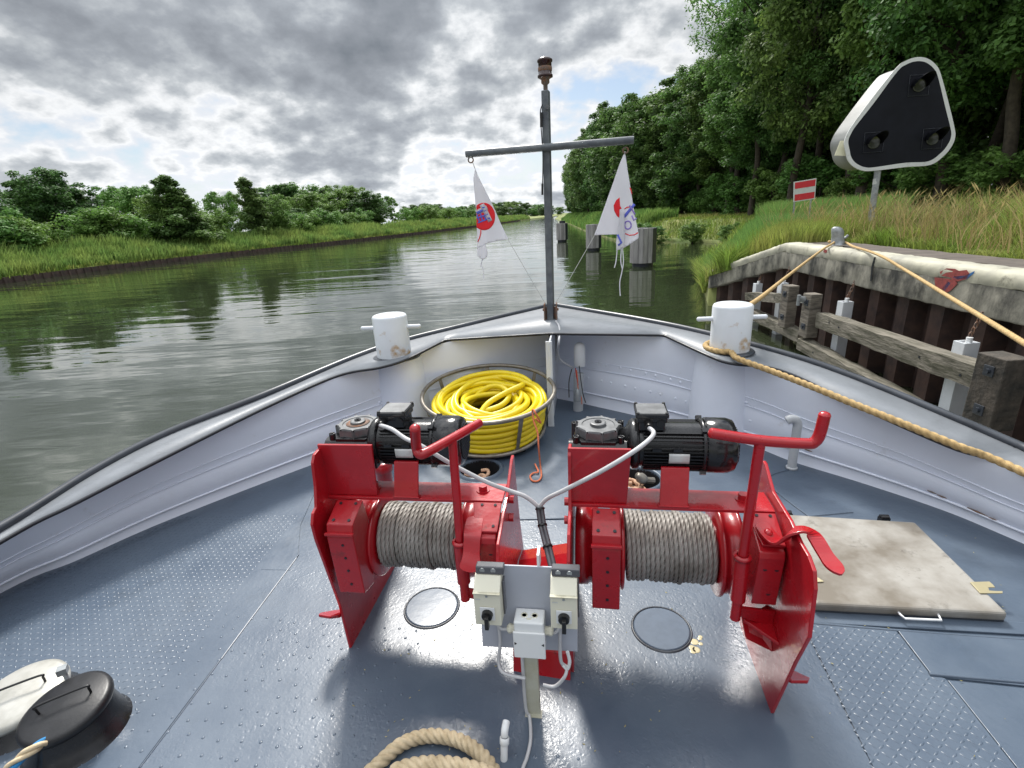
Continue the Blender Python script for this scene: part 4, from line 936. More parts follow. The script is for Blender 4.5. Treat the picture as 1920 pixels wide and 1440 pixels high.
# ==================================================================  SWITCH PANEL ON ITS POST
PC = onz(1001, 1340); pn = empty('switch_panel', PC, -TH); tag(pn, 'grey switch panel with two cream rotary switches on a pale channel post', 'switch panel')
def LP(x, y, v=0.0):
    q = onplane(x, y, PC + BF * v, BF) - PC; return Vector((q @ BA, q @ BF, q[2]))
bv = .025
c = [LP(895, 1058, bv), LP(1083, 1066, bv), LP(1083, 1222, bv), LP(905, 1212, bv)]
bdp = MB().prism(c, (0, .006, 0)).build('board', 'board_grey', pn, bevel=.0015)
t0, t1 = LP(980, 1232, 0), LP(1018, 1230, 0)
pm = MB(); wz = .60
pm.box((0, .0, .155), (.046, .004, .31)); 
for s in (-1, 1): pm.box((s * .021, .012, .155), (.004, .022, .31))
pm.box((0, .0, .0035), (.06, .03, .005)); pm.build('post', 'channel', pn)
MB().box((LP(1010, 1040, bv + .03).x, bv + .03, .635), (.008, .05, .06)).build('rear_tab', 'white_plastic', pn)
def switch(x0, y0, x1, y1, ytop):
    """body between the pixel corners; hood above it"""
    a_ = LP(x0, y0, bv - .08); b_ = LP(x1, y1, bv - .08)
    cx, w_ = (a_.x + b_.x) / 2, abs(b_.x - a_.x); zt, zb = a_.z, b_.z
    h = zt - zb
    bd = MB().prism([(cx - w_ / 2, bv - .001, zt + .035), (cx - w_ / 2, bv - .035, zt + .035), (cx - w_ / 2, bv - .075, zt - .005), (cx - w_ / 2, bv - .080, zb + .004), (cx - w_ / 2, bv - .001, zb)], (w_, 0, 0)).build('switch', 'cream', pn, bevel=.003)
    MB().box((cx, bv - .058, zt - .002), (w_ + .001, .048, .002), Matrix.Rotation(R(0), 3, 'X')).build('lid_joint', 'channel', bd)
    MB().prism([(cx - w_ / 2 + .003, bv - .001, zt + .062), (cx - w_ / 2 + .003, bv - .03, zt + .062), (cx - w_ / 2 + .003, bv - .036, zt + .037), (cx - w_ / 2 + .003, bv - .001, zt + .037)], (w_ + .006, 0, 0)).build('hood', 'smoke_plastic', bd, bevel=.004)
    MB().box((cx + w_ / 2 + .003, bv - .02, (zt + zb) / 2 + .01), (.005, .03, h)).build('side_cover', 'smoke_plastic', bd, bevel=.001)
    zk = zb + h * .40
    MB().box((cx, bv - .0810, zk), (.048, .003, .050)).build('dial_plate', 'white_plastic', bd, bevel=.001)
    k = MB(); k.cyl((cx, bv - .081, zk), (cx, bv - .096, zk), .0185, .017, n=24); k.box((cx + .001, bv - .104, zk - .014), (.013, .018, .046)); k.build('knob', 'black_plastic', bd, bevel=.002)
    m = MB(); m.cyl((cx, bv - .077, zt - .013), (cx, bv - .079, zt - .013), .004, n=10)
    for q in (-1, 1): m.cyl((cx + q * .018, bv - .032, zt + .050), (cx + q * .018, bv - .034, zt + .050), .0085, n=14)
    m.build('screw', 'galv', bd)
    m = MB()
    for q in range(5):
        m.box((cx - w_ / 2 + .008 + q * .0035, bv - .0815, zt - .022), (.0022, .001, .0035))
    m.build('print', 'pale_grey', bd)
    return Vector((cx, bv - .03, zb))
s1 = switch(886, 1112, 941, 1176, 0); s2 = switch(1031, 1118, 1083, 1183, 0)
# junction box
ja, jb = LP(963, 1180, bv - .07), LP(1022, 1232, bv - .07); jx, jw = (ja.x + jb.x) / 2, jb.x - ja.x
jz0, jz1 = jb.z + .004, ja.z + .0
jbx = MB().box((jx, bv - .035, (jz0 + jz1) / 2 + .012), (jw, .066, jz1 - jz0 + .03)).build('junction_box', 'white_plastic', pn, bevel=.006, seg=3)
MB().box((jx, bv - .072, (jz0 + jz1) / 2 - .008), (jw + .006, .008, jz1 - jz0 + .002)).build('box_cover', 'white_plastic', jbx, bevel=.003)
m = MB()
for s in (-1, 1):
    z_ = (jz0 + jz1) / 2; m.prism([(jx + s * (jw / 2 - .001), bv - .0765, z_ - .006), (jx + s * (jw / 2 - .001), bv - .0765, z_ + .006), (jx + s * (jw / 2 - .009), bv - .0765, z_)][::s], (0, -.0008, 0))
m.build('mark', 'black_plastic', jbx)
m = MB()
for s in (-1, 1): m.lathe([(.011, 0), (.011, .003), (.008, .003), (.008, .001), (0, .001)], (jx + s * .017, bv - .035, jz1 + .026), n=16)
m.box((jx, bv - .05, jz1 + .027), (.016, .006, .003)); m.build('knockout', 'cream', jbx)
for s in (-1, 1):
    MB().lathe([(.014, 0), (.014, .014), (.016, .014), (.016, .022), (.010, .028)], (jx + s * jw / 2, bv - .035, (jz0 + jz1) / 2 + .02), (s, 0, 0), n=8, smooth=False).build('gland', 'cream', jbx)
# cables of the panel
def lcable(name, pts, r, m='cable', par=pn): return MB().tube(catmull(pts, 8), r, 8).build(name, m, par)
jz = (jz0 + jz1) / 2 + .02
lcable('cable', [s1 + Vector((-.0, 0, .0)), s1 + Vector((.004, 0, -.014)), Vector((s1.x + .03, bv - .035, jz - .004)), Vector((jx - jw / 2 - .02, bv - .035, jz))], .0055)
lcable('cable', [s2 + Vector((-.0, 0, .0)), s2 + Vector((-.004, 0, -.012)), Vector((s2.x - .03, bv - .035, jz - .004)), Vector((jx + jw / 2 + .02, bv - .035, jz))], .0055)
lcable('cable', [Vector((s1.x + .015, bv - .02, s1.z)), LP(938, 1200, bv - .02), LP(935, 1240, 0), LP(945, 1262, -.02), LP(985, 1272, -.03)], .006)
lcable('cable', [Vector((s2.x - .015, bv - .02, s2.z)), LP(1050, 1205, bv - .02), LP(1052, 1240, 0), LP(1062, 1252, 0), LP(1058, 1270, -.02), LP(1040, 1287, -.02), LP(1018, 1284, -.02)], .006)
lcable('cable', [LP(1064, 1222, 0), LP(1068, 1240, 0), LP(1064, 1254, 0), LP(1055, 1246, 0)], .006, 'white_plastic')
w1 = MB(); w1.tube(catmull([PC + BA * (-.028) + BF * (-.006) + ZZ * .30, PC + BA * (-.028) - BF * .008 + ZZ * .12, PC + BA * (-.024) - BF * .012 + ZZ * .03, onz(993, 1345, .009), onz(995, 1385, .009), onz(988, 1420, .009), onz(978, 1450, .009), onz(955, 1560, .009)], 10), .006, 8)
tag(w1.build('floor_cable', 'cable'), 'thin grey cable running from the switch panel post along the deck', 'cable')
# power cables from both motors joining into a bundle with black ties
J = at(1012, 950, 1.60); BT = np.array(PC) + BF * (bv + .04) + ZZ * .63
bt_ = at(1037, 1066, 1.42)
rp = [GLR, at(1225, 815, 1.52), at(1195, 842, 1.46), at(1130, 882, 1.46), at(1060, 918, 1.52), at(1026, 935, 1.58), J]
lp = [GLL, at(735, 805, 1.66), at(760, 822, 1.62), at(790, 836, 1.58), at(850, 872, 1.58), at(915, 905, 1.58), at(955, 920, 1.60), at(985, 931, 1.60), J + np.array([-.004, 0, 0])]
for nm, p, lab in (('motor_cable', rp, 'grey motor cable from the right winch, passing before its red plate'), ('motor_cable', lp, 'grey motor cable drooping from the left winch behind the crank')):
    o = MB().tube(catmull(p, 10), .0078, 10).build(nm, 'cable'); tag(o, lab, 'cable', 'grey cables of the winch motors')
bd = MB(); pts = [J, at(1017, 985, 1.56), at(1027, 1025, 1.49), bt_]
for s in (-1, 1):
    bd.tube(catmull([np.array(p) + BA * .007 * s for p in pts], 8), .0085, 10)
o = bd.build('cable_bundle', 'black_rubber' if 'black_rubber' in MATS else 'smoke_plastic'); tag(o, 'black sleeved cable bundle running down to the switch panel', 'cable')
m = MB(); C = catmull(pts, 12)
for k in (2, 12, 24): 
    d = C[k + 1] - C[k]; d /= np.linalg.norm(d); m.cyl(C[k] - d * .003, C[k] + d * .003, .0185, n=12)
m.build('cable_tie', 'black_plastic', o)
# red capped fitting behind the left winch
q = at(717, 868, 2.42); fb = np.array([q[0], q[1], 0])
m = MB(); m.lathe([(.055, .0), (.055, .015), (.042, .02), (.042, q[2] - .05), (.05, q[2] - .045), (.05, q[2] - .01), (.044, q[2])], fb, n=28)
o = m.build('filler_pipe', 'red_paint'); tag(o, 'red capped upright pipe standing behind the left winch', 'pipe')
m = MB(); m.lathe([(.046, 0), (.046, .006), (.04, .01), (0, .011)], q - ZZ * .002, n=24); m.box(tuple(q + ZZ * .014), (.05, .012, .012)); m.build('cap', 'red_lever', o)

# ==================================================================  HOSE BASKET
hc = np.array([-.19, 3.69, 0]); tilt = .105
def ringp(r, z, n=64, cx=0, cy=0, wob=0, ph=0):
    t = np.linspace(0, 2 * math.pi, n, endpoint=False)
    return np.stack([hc[0] + cx + r * np.cos(t), hc[1] + cy + r * np.sin(t), z + tilt * (r * np.sin(t)) + wob * np.sin(3 * t + ph)], 1)
bk = empty('hose_basket', (0, 0, 0)); tag(bk, 'round open frame basket of grey tube holding the yellow hose in the bow', 'basket')
MB().tube(ringp(.52, .405), .0165, 12, closed=True).build('top_ring', 'frame_metal', bk)
MB().tube(ringp(.43, .095), .0145, 12, closed=True).build('bottom_ring', 'frame_metal', bk)
for k in range(7):
    t = R(-62 + k * 360 / 7); p = hc + np.array([.52 * math.cos(t), .52 * math.sin(t), .405 + tilt * .52 * math.sin(t)]); q = hc + np.array([.43 * math.cos(t), .43 * math.sin(t), .095 + tilt * .43 * math.sin(t)])
    e = np.array([-math.sin(t), math.cos(t), 0]); m = MB()
    m.prism([p - e * .018 - ZZ * .01, p + e * .018 - ZZ * .01, q + e * .013, q - e * .013], np.array([-math.cos(t), -math.sin(t), 0]) * .006); m.build('upright', 'frame_metal', bk, bevel=.001)
MB().add([tuple(p) for p in ringp(.43, .09, 48)], [tuple(range(48))]).build('floor_plate', 'frame_metal', bk)
for k in range(3):
    t = R(-48 + k * 120); p = hc + np.array([.36 * math.cos(t), .36 * math.sin(t), 0]); MB().cyl(p, p + ZZ * (.09 + tilt * .36 * math.sin(t)), .016, n=12).lathe([(.026, 0), (.026, .03), (.02, .05)], p, n=14).build('leg', 'black_iron', bk)
# yellow hose: layered turns, an eccentric inner heap and one loop crossing
rg = np.random.default_rng(5); pts = []; rr = .0225
turn = [(.405, .125), (.412, .168), (.420, .211), (.428, .254), (.438, .297), (.432, .338), (.392, .352), (.385, .31), (.345, .30), (.350, .335), (.305, .325), (.300, .285), (.262, .275), (.258, .318), (.225, .300)]
for k, (r_, z_) in enumerate(turn):
    n = 48; t = np.arange(n) / n * 2 * math.pi + .6
    e = .012 * rg.normal(); ex, ey = rg.normal(0, .010 + .0025 * k, 2) if k > 5 else rg.normal(0, .003, 2)
    for i, a in enumerate(t):
        w = i / n; r2 = r_ + .010 * math.sin(2 * a + k * 1.7) * (1 if k > 5 else .25); z2 = z_ + .010 * math.sin(2 * a + k) * (1.4 if k > 5 else .6)
        if k + 1 < len(turn) and w > .8: u = (w - .8) / .2; u = u * u * (3 - 2 * u); r2 = r2 * (1 - u) + turn[k + 1][0] * u; z2 = z2 * (1 - u) + turn[k + 1][1] * u
        pts.append((hc[0] + ex + r2 * math.cos(a), hc[1] + ey + r2 * math.sin(a), z2 + tilt * r2 * math.sin(a)))
V1, F1 = sweep(np.array(pts), rr, 14)
VV, FF = [V1], [F1]; base = len(V1)
extra = [[(.32, .30, .36), (.10, .36, .385), (-.12, .30, .37), (-.26, .10, .35), (-.22, -.12, .33), (0, -.22, .32), (.2, -.12, .34), (.26, .06, .35), (.12, .20, .345), (-.06, .16, .33)],
         [(.16, .24, .385), (.27, .17, .40), (.25, .10, .395), (.12, .02, .375), (-.02, -.10, .345), (-.08, -.22, .30), (-.06, -.3, .27)],
         [(.40, .05, .385), (.33, .25, .40), (.12, .37, .405), (-.15, .36, .395), (-.34, .20, .375), (-.40, 0, .36), (-.33, -.2, .345), (-.1, -.35, .33), (.15, -.35, .34), (.34, -.18, .36)],
         [(-.20, .17, .34), (-.05, .22, .36), (.08, .19, .365), (.16, .06, .35), (.10, -.08, .33), (-.06, -.13, .31), (-.18, -.06, .31), (-.2, .06, .32)]]
for ex in extra:
    ex = [(x, y, z - (.13 if i in (0, len(ex) - 1) else .03 if i in (1, len(ex) - 2) else 0)) for i, (x, y, z) in enumerate(ex)]
    P = catmull([(hc[0] + x, hc[1] + y, z - .012 + tilt * y) for x, y, z in ex], 10); V_, F_ = sweep(P, rr, 14); VV.append(V_); FF.append(F_ + base); base += len(V_)
o = mesh_np('hose', np.concatenate(VV), FF, 'hose', smooth=True); tag(o, 'bright yellow hose coiled in many turns inside the round basket', 'hose')
# orange lashing cord on the basket rim
rope('lashing_cord', [at(998, 772, 3.24), at(1001, 790, 3.2), at(1008, 812, 3.15), at(1010, 840, 3.1), onz(1013, 872, .012), onz(1015, 893, .01), onz(1008, 902, .008), onz(998, 901, .008), onz(994, 893, .008), onz(1000, 887, .010), onz(1009, 885, .014), onz(1006, 876, .02), onz(1003, 870, .02)], .0065, 'rope_orange', 2, .03, n=10)
tag(bpy.context.scene.objects['lashing_cord'], 'orange cord hanging from the basket rim with a loop lying on deck', 'cord')
lc = bpy.context.scene.objects['lashing_cord']
m = MB(); m.tube(catmull([at(998, 772, 3.24), at(1000, 768, 3.2), at(1006, 778, 3.17), at(1014, 793, 3.2), at(1004, 785, 3.2)], 6), .006, 8); m.build('knot', 'rope_orange', lc)

# orange ropes lying in the two manholes, grey coupling on the right one
r1 = []
for k in range(60):
    a = k * .55; r_ = .05 + .035 * math.sin(k * .9); r1.append((H1[0] - .02 + r_ * math.cos(a), H1[1] - .07 + r_ * .7 * math.sin(a), -.10 + .10 * k / 60 + .02 * math.sin(k)))
o = rope('chain_rope', r1, .013, 'rope_salmon', 3, .05, step=.008, n=12); tag(o, 'salmon rope heaped in the open manhole behind the left winch', 'rope', 'ropes in the manholes')
r1 = []
for k in range(50):
    a = k * .6; r_ = .05 + .03 * math.sin(k); r1.append((H2[0] - .05 + r_ * math.cos(a), H2[1] - .06 + r_ * .7 * math.sin(a), -.08 + .10 * k / 50))
o = rope('chain_rope', r1, .013, 'rope_salmon', 3, .05, step=.008, n=12); tag(o, 'salmon rope in the open manhole behind the right winch beside a grey coupling', 'rope', 'ropes in the manholes')
cp = onz(1207, 900, .04); m = MB(); m.lathe([(.0, 0), (.03, 0), (.034, .012), (.034, .04), (.022, .05), (.022, .075), (0, .08)], cp, (-.5, -.3, .55), n=20)
m.cyl(cp, cp + np.array([.07, .02, -.02]), .022, n=8, smooth=False); tag(m.build('hose_coupling', 'frame_metal'), 'grey metal hose coupling at the edge of the right manhole', 'coupling')

# ==================================================================  HATCH COVER
hq = [onz(x, y, .06) for x, y in [(1470, 963), (1716, 978), (1892, 1150), (1527, 1131)]]
ht = empty('hatch_cover', (hq[3] + hq[1]) / 2 * np.array([1, 1, 0])); tag(ht, 'stained beige metal hatch cover with wire handle on deck at right', 'hatch'); h0 = np.array(ht.location)
MB().prism([p - h0 for p in hq], (0, 0, -.045)).build('lid', 'hatch_lid', ht, bevel=.014, seg=3)
MB().prism([(np.array(p) * .0 + (p - h0) * .985 - ZZ * .04) for p in hq], (0, 0, -.02)).build('coaming', 'dark_rail', ht)
hs, he = onz(1683, 1146, .035), onz(1757, 1150, .035); fo = -nrm[0] * 0
d_ = np.array([math.sin(TH), math.cos(TH), 0])
MB().tube([hs - h0 + d_ * .02, hs - h0 - d_ * .018, onz(1697, 1160, .035) - h0, onz(1765, 1163, .035) - h0, he - h0 - d_ * .006, he - h0 + d_ * .02], .0048, 8).build('handle', 'white_plastic', ht)
def clip(px, z=.066):
    P = [onz(x, y, z) - h0 for x, y in px]; return MB().prism(P, (0, 0, -.004)).build('latch_clip', 'brass', ht, bevel=.001)
clip([(1819, 1091), (1855, 1090), (1862, 1096), (1866, 1101), (1853, 1101), (1855, 1107), (1868, 1108), (1880, 1108), (1880, 1112), (1838, 1112)]); clip([(1525, 1082), (1533, 1082), (1545, 1090), (1532, 1091)])
for x, y in ((1476, 962), (1658, 970)):
    p = onz(x, y, .03) - h0; MB().cyl(p - BA * .02, p + BA * .02, .016, n=14).box(tuple(p - ZZ * .015), (.05, .03, .03)).build('hinge', 'black_iron', ht)
for px, wd in (([(1585, 866), (1625, 878), (1672, 897)], .004),):
    pass

# ==================================================================  BLACK AND WHITE LIDS AT LOWER LEFT
def mush(cx, cy, zt, r_, m1, m2, lab, tl_):
    t = empty('mushroom_ventilator', (cx, cy, 0)); tag(t, lab, 'vent cap', 'round vent caps at the port side')
    MB().lathe([(r_ * 1.22, 0), (r_ * 1.12, .012), (r_ * 1.0, zt * .45), (r_ * .92, zt - .045)], n=40).build('neck', 'black_iron' if m1 != 'x' else m1, t)
    c = MB(); c.lathe([(0, 0), (r_ * .9, .0), (r_, .008), (r_ * 1.02, .02), (r_ * 1.0, .034), (r_ * .9, .042), (0, .048)], (0, 0, zt - .05), tl_, n=48); cp_ = c.build('cap', m2, t)
    ax = Vector(tl_).normalized(); e = Vector((.86, .42, 0)).normalized(); e = (e - ax * e.dot(ax)).normalized(); o = Vector((0, 0, zt - .005))
    MB().tube(catmull([o - e * r_ * .55 + ax * -.004, o - e * r_ * .56 + ax * .022, o - e * r_ * .50 + ax * .036, o + e * r_ * .50 + ax * .036, o + e * r_ * .56 + ax * .022, o + e * r_ * .55 - ax * .004], 5), .0042, 8).build('handle', 'black_plastic', cp_)
    return t
mat_copy('black_iron', 'cap_black'); MATS['cap_black'].node_tree.nodes['Principled BSDF'].inputs['Roughness'].default_value = .4
lb = onz(122, 1316, .155)
mush(lb[0], lb[1], .155, .135, 'b', 'cap_black', 'black round vent cap with thin wire handle, nearest the lower left corner', (-.04, -.09, 1))
lw = onz(38, 1304, .11)
tw = mush(lw[0] - .03, lw[1] + .02, .11, .15, 'b', 'lid_silver', 'pale worn vent cap behind the black one at the left edge', (-.03, -.08, 1))
p = onz(117, 1257, .17) - np.array(tw.location); MB().box(tuple(p), (.03, .03, .025), Matrix.Rotation(.5, 3, 'Z')).cyl(tuple(p + np.array([.0, 0, .0])), tuple(p + np.array([.02, -.01, -.06])), .008, n=8).build('hinge', 'galv', tw)
# striped rope hanging from beneath the black cap, coil of heavy rope and small fitting at the bottom edge
P = catmull([onz(92, 1388, .115), onz(66, 1402, .14), onz(40, 1420, .13), onz(12, 1448, .10), onz(-20, 1500, .02), onz(-80, 1560, .02)], 14)
def strands(name, P, R_, mats, lay, lab, cat):
    T, U, W = frames(P); s = np.concatenate([[0], np.cumsum(np.linalg.norm(np.diff(P, axis=0), axis=1))]); k = len(mats); mb = MB()
    for i in range(k):
        mb.m = i; a = 2 * math.pi * i / k + 2 * math.pi * s / lay; Q = P + (U * np.cos(a)[:, None] + W * np.sin(a)[:, None]) * R_ * .55; n0 = len(mb.f); mb.tube(Q, R_ * .52, 8)
        mb.mi += [i] * (len(mb.f) - n0)
    o = mb.build(name, mats); tag(o, lab, cat); return o
strands('striped_rope', resample(P, 90), .016, ['rope_pale', 'rope_blue', 'rope_pale'], .16, 'beige rope with a blue strand hanging below the black vent cap', 'rope')
z1 = .028
P = [onz(560, 1600, z1), onz(640, 1500, z1), onz(705, 1437, z1), onz(752, 1396, z1), onz(800, 1380, z1), onz(850, 1385, z1 + .01), onz(890, 1405, z1 + .02), onz(922, 1440, z1 + .02), onz(930, 1480, z1 + .02), onz(860, 1500, z1 + .03), onz(780, 1470, z1 + .05), onz(740, 1448, z1 + .05), onz(800, 1432, z1 + .06), onz(880, 1440, z1 + .07), onz(960, 1475, z1 + .05), onz(1000, 1560, z1 + .02)]
o = rope('heavy_rope', P, .0235, 'rope_pale', 4, .11, step=.004, n=28, depth=.34); tag(o, 'thick pale braided rope looped on the deck at the bottom edge', 'rope')
f0 = onz(945, 1425, .0); ft = empty('deck_fitting', f0); tag(ft, 'small white elbow pipe fitting beside the heavy rope', 'fitting')
m = MB(); m.cyl((0, 0, 0), (.004, .02, .05), .012, n=16).lathe([(.014, 0), (.016, .004), (.016, .022), (.013, .026)], (.004, .02, .045), (.1, .3, 1), n=18).tube(catmull([(.006, .03, .07), (.008, .037, .088), (.014, .06, .095)], 5), .0125, 14); m.build('elbow', 'white_plastic', ft)

# mooring rope on the starboard bollard
rad = .165; bz = BR[2] + .03
P = []
for a in np.linspace(R(-10), R(205), 12): P.append((BR[0] + rad * math.cos(a) * -1 * -1, BR[1] + rad * math.sin(a), bz + .02))
P = [(BR[0] + rad * math.cos(R(a)), BR[1] + rad * math.sin(R(a)), bz) for a in (60, 90, 120, 150, 180, 205, 228, 250)]
P += [onz(x, y, z) for x, y, z in ((1385, 673, .70), (1450, 697, .655), (1530, 728, .61), (1600, 757, .57), (1700, 797, .52), (1800, 838, .47), (1920, 886, .41))] + [np.array([2.6, .9, .34]), np.array([2.7, -.5, .32])]
o = rope('mooring_rope', P, .021, 'rope_tan', 3, .12, step=.006, n=20, depth=.32); tag(o, 'thick tan mooring rope from the right bollard lying along the starboard covering board', 'rope', 'mooring ropes')

# ==================================================================  QUAY WALL
CORN = np.array([6.53, 11.9]); ZC = .76
face = [(-60, 4.55), (0, 5.36), (5.67, 5.92), (11.9, 6.53)]
wend = at(1330, 505, 15.4); 
qw = empty('quay_wall', (5.4, 0, 0)); tag(qw, 'quay wall of brown sheet piles under a stained concrete cap with cream edge', 'quay wall'); q0 = np.array([5.4, 0, 0])
stations = [(-40, 4.85, ZC)] + [(y, float(np.interp(y, XB[:, 0], XB[:, 1])), ZC) for y in (0, 3, 5.67, 8, 10, 11.9)] + [(13.4, 6.50, .38), (wend[1], wend[0], wend[2])]
A = np.array([(x, y, z) for y, x, z in stations]); rq = np.random.default_rng(3)
A = np.concatenate([A[:1], resample(A[1:], 170)]); 
rows = [(.0, -.46), (.0, -.50), (0, -.055), (.012, -.02), (.045, .006), (.30, .012)]      # (setback, dz) profile of the cream edge on the concrete cap
def strip(prof, nm, m, par):
    V = []; 
    for sx, dz in prof: V.append(A - q0 + np.array([sx, 0, dz]) + rq.normal(0, .0045, A.shape) * [1, 0, 1])
    n = len(A); V = np.concatenate(V); i = np.arange(len(prof) - 1)[:, None]; j = np.arange(n - 1)[None, :]
    F = np.stack([i * n + j, i * n + j + 1, (i + 1) * n + j + 1, (i + 1) * n + j], -1).reshape(-1, 4)
    e = [[k * n + (n - 1) for k in range(len(prof))]]
    return mesh_np(nm, V, [F[:, ::-1]] + ([e] if len(prof) > 2 else []), m, par)
cap = strip([(.35, -.58), (.012, -.58), (.0, -.56), (.0, -.20)], 'concrete_cap', 'concrete', qw)
strip([(.0, -.20), (-.012, -.17), (-.018, -.09), (.0, -.035), (.05, -.004), (.26, .0), (.36, -.01)], 'cream_edge', 'cap_cream', qw)
strip([(.36, -.01), (.362, -.03), (1.25, -.04), (1.3, -.2)], 'paving_strip', 'paving', qw)
# corrugated sheet piling
V = []; x_prev = None
prof = []
yy = 15.3
while yy > -8:
    for dy, off, mm in ((0, .16, 0), (.26, .16, 0), (.10, .40, 1), (.28, .40, 1), (.10, .16, 0)):
        yy -= dy; prof.append((yy, off, mm))
pv = np.array([(xb(y) + o_, y) for y, o_, _ in prof]); mb = MB(); dk_ = MB()
for k in range(len(pv) - 1):
    a, b = pv[k], pv[k + 1]; za = float(np.interp(a[1], [11.9, 15.4], [.3, -.6])); zb_ = float(np.interp(b[1], [11.9, 15.4], [.3, -.6]))
    tgt = dk_ if (prof[k][1] > .3 and prof[k + 1][1] > .3) else mb
    tgt.add([(a[0] - q0[0], a[1], -2), (b[0] - q0[0], b[1], -2), (b[0] - q0[0], b[1], zb_), (a[0] - q0[0], a[1], za)], [(0, 1, 2, 3)])
mb.build('sheet_piles', 'sheet_pile', qw); dk_.build('sheet_pile_webs', 'sheet_pile', qw)
# graffiti on the cap edge
def qp(x, y, off=0.0):      # pixel -> point on the upright face plane of the near straight quay
    p0 = np.array([5.92 - .02 - off, 5.67, 0]); dr_ = np.array([.61, 6.23, 0]) / np.linalg.norm([.61, 6.23]); n = np.array([-dr_[1], dr_[0], 0]); return onplane(x, y, p0, n)
def graf(px, m, nm='graffiti'):
    P = [qp(x, y) - q0 for x, y in px]; MB().prism(P, (.004, 0, 0)).build(nm, m, cap)
graf([(1762, 510), (1775, 503), (1790, 504), (1798, 508), (1812, 506), (1818, 514), (1812, 523), (1795, 528), (1780, 520), (1765, 517)], 'graffiti_red')
graf([(1752, 520), (1790, 524), (1795, 532), (1782, 545), (1768, 552), (1754, 545)], 'graffiti_red')
graf([(1790, 518), (1810, 517), (1827, 508), (1825, 513), (1812, 523), (1797, 524), (1786, 520)], 'graffiti_blue'); graf([(1765, 541), (1778, 528), (1782, 531), (1769, 548)], 'graffiti_blue')
graf([(1546, 467), (1551, 469), (1549, 475), (1543, 472)], 'graffiti_red')
# expansion joint
graf([(1639, 482), (1642, 482), (1637, 500), (1634, 527), (1631, 527), (1634, 498)], 'black_edge', 'joint')

# fender frame: upper and lower beams, posts, white posts with chains
def beam(name, a, b, w_, h_, m, lab, grp, par=None, bend=0.0):
    """squared timber between points a and b (outer top edge), sagging and split"""
    a = np.array(a, float); b = np.array(b, float); n = 14; d = (b - a) / np.linalg.norm(b - a); s = np.cross(d, [0, 0, 1.]); s /= np.linalg.norm(s); u = np.cross(s, d); rgn = np.random.default_rng(int(abs(a[0] * 100 + b[1] * 31)) % 999)
    V = []; 
    for i in range(n):
        t = i / (n - 1); c = a + (b - a) * t - u * bend * math.sin(math.pi * t); jit = rgn.normal(0, .006, (8, 2))
        for k, (p, q) in enumerate(((0, 0), (.5, .015), (1, 0), (1.02, -.5), (1, -1), (.5, -1.01), (0, -1), (-.02, -.5))): V.append(c + s * (w_ * p + jit[k, 0]) + u * (h_ * q + jit[k, 1]))
    F = [(i * 8 + k, i * 8 + (k + 1) % 8, (i + 1) * 8 + (k + 1) % 8, (i + 1) * 8 + k) for i in range(n - 1) for k in range(8)] + [tuple(range(8)), tuple((n - 1) * 8 + k for k in range(8))[::-1]]
    o = MB().add(V, F).build(name, m); tag(o, lab, 'timber', grp)
    m_ = MB()
    for t in (.12, .3, .8, .88):
        c = a + (b - a) * t - u * h_ * (.5 + .15 * math.sin(t * 20)) - s * .004; m_.cyl(c, c - s * .003, .02, n=10)
    m_.build('bolt_hole', 'black_edge', o); return o
def qf(x, y, off):          # pixel -> point on a plane `off` metres in front of the quay face
    return qp(x, y, off)
G = 'fender timbers of the quay'
fo_ = .42
beam('fender_beam', qf(1870, 701, fo_), qf(1531, 586, fo_), .24, .27, 'old_wood_h', 'long grey upper fender timber between the two posts nearest the boat', G)
beam('fender_beam', qf(1482, 552, fo_), qf(1398, 548, fo_ + .0), .18, .20, 'old_wood_h', 'short upper fender timber beyond the pair of posts', G)
beam('fender_beam', qf(1700, 750, fo_ + .1), qf(1496, 634, fo_ + .1), .22, .22, 'old_wood_h', 'low fender timber near the water, nearer of two', G)
beam('fender_beam', qf(1497, 622, fo_), qf(1402, 580, fo_), .22, .22, 'old_wood_h', 'low fender timber near the water, farther of two, with rusty end', G)
def fpost(x, y0, y1, wpx, off, lab, m='old_wood', dz=0):
    t = qf(x, y0, off); b = qf(x, y1, off); w_ = wpx; z0 = b[2]
    o = MB().prism([(0, 0, 0), (w_, 0, 0), (w_, w_ * 1.25, 0), (0, w_ * 1.25, 0)], (0, 0, t[2] - z0)).build('fender_post', m, bevel=.012); o.location = (t[0], t[1], z0)
    tag(o, lab, 'post', 'dark timber posts of the fender'); 
    mm = MB(); h_ = t[2] - z0
    for zz in (.25, .8): mm.box((-.006, w_ * .6, h_ * zz), (.012, .12, .12)); mm.cyl((-.01, w_ * .6, h_ * zz), (-.04, w_ * .6, h_ * zz), .03, n=8)
    mm.build('bolt_plate', 'dark_rail', o, bevel=.004); return o
fpost(1480, 537, 620, .22, .5, 'weathered fender post, farther one of the close pair')
fpost(1522, 553, 640, .22, .5, 'weathered fender post, nearer one of the close pair')
fpost(1890, 676, 830, .28, .62, 'big dark fender post at the right edge of the view', 'old_wood_dark')
mm = MB(); c = qf(1506, 562, .55); mm.cyl(c, c + np.array([-.1, -.02, .05]), .07, .04, n=14).cyl(c + np.array([-.1, -.02, -.1]), c + np.array([-.1, -.02, .1]), .035, n=12); tag(mm.build('mooring_hook', 'galv'), 'small grey iron mooring hook between the close pair of fender posts', 'hook')
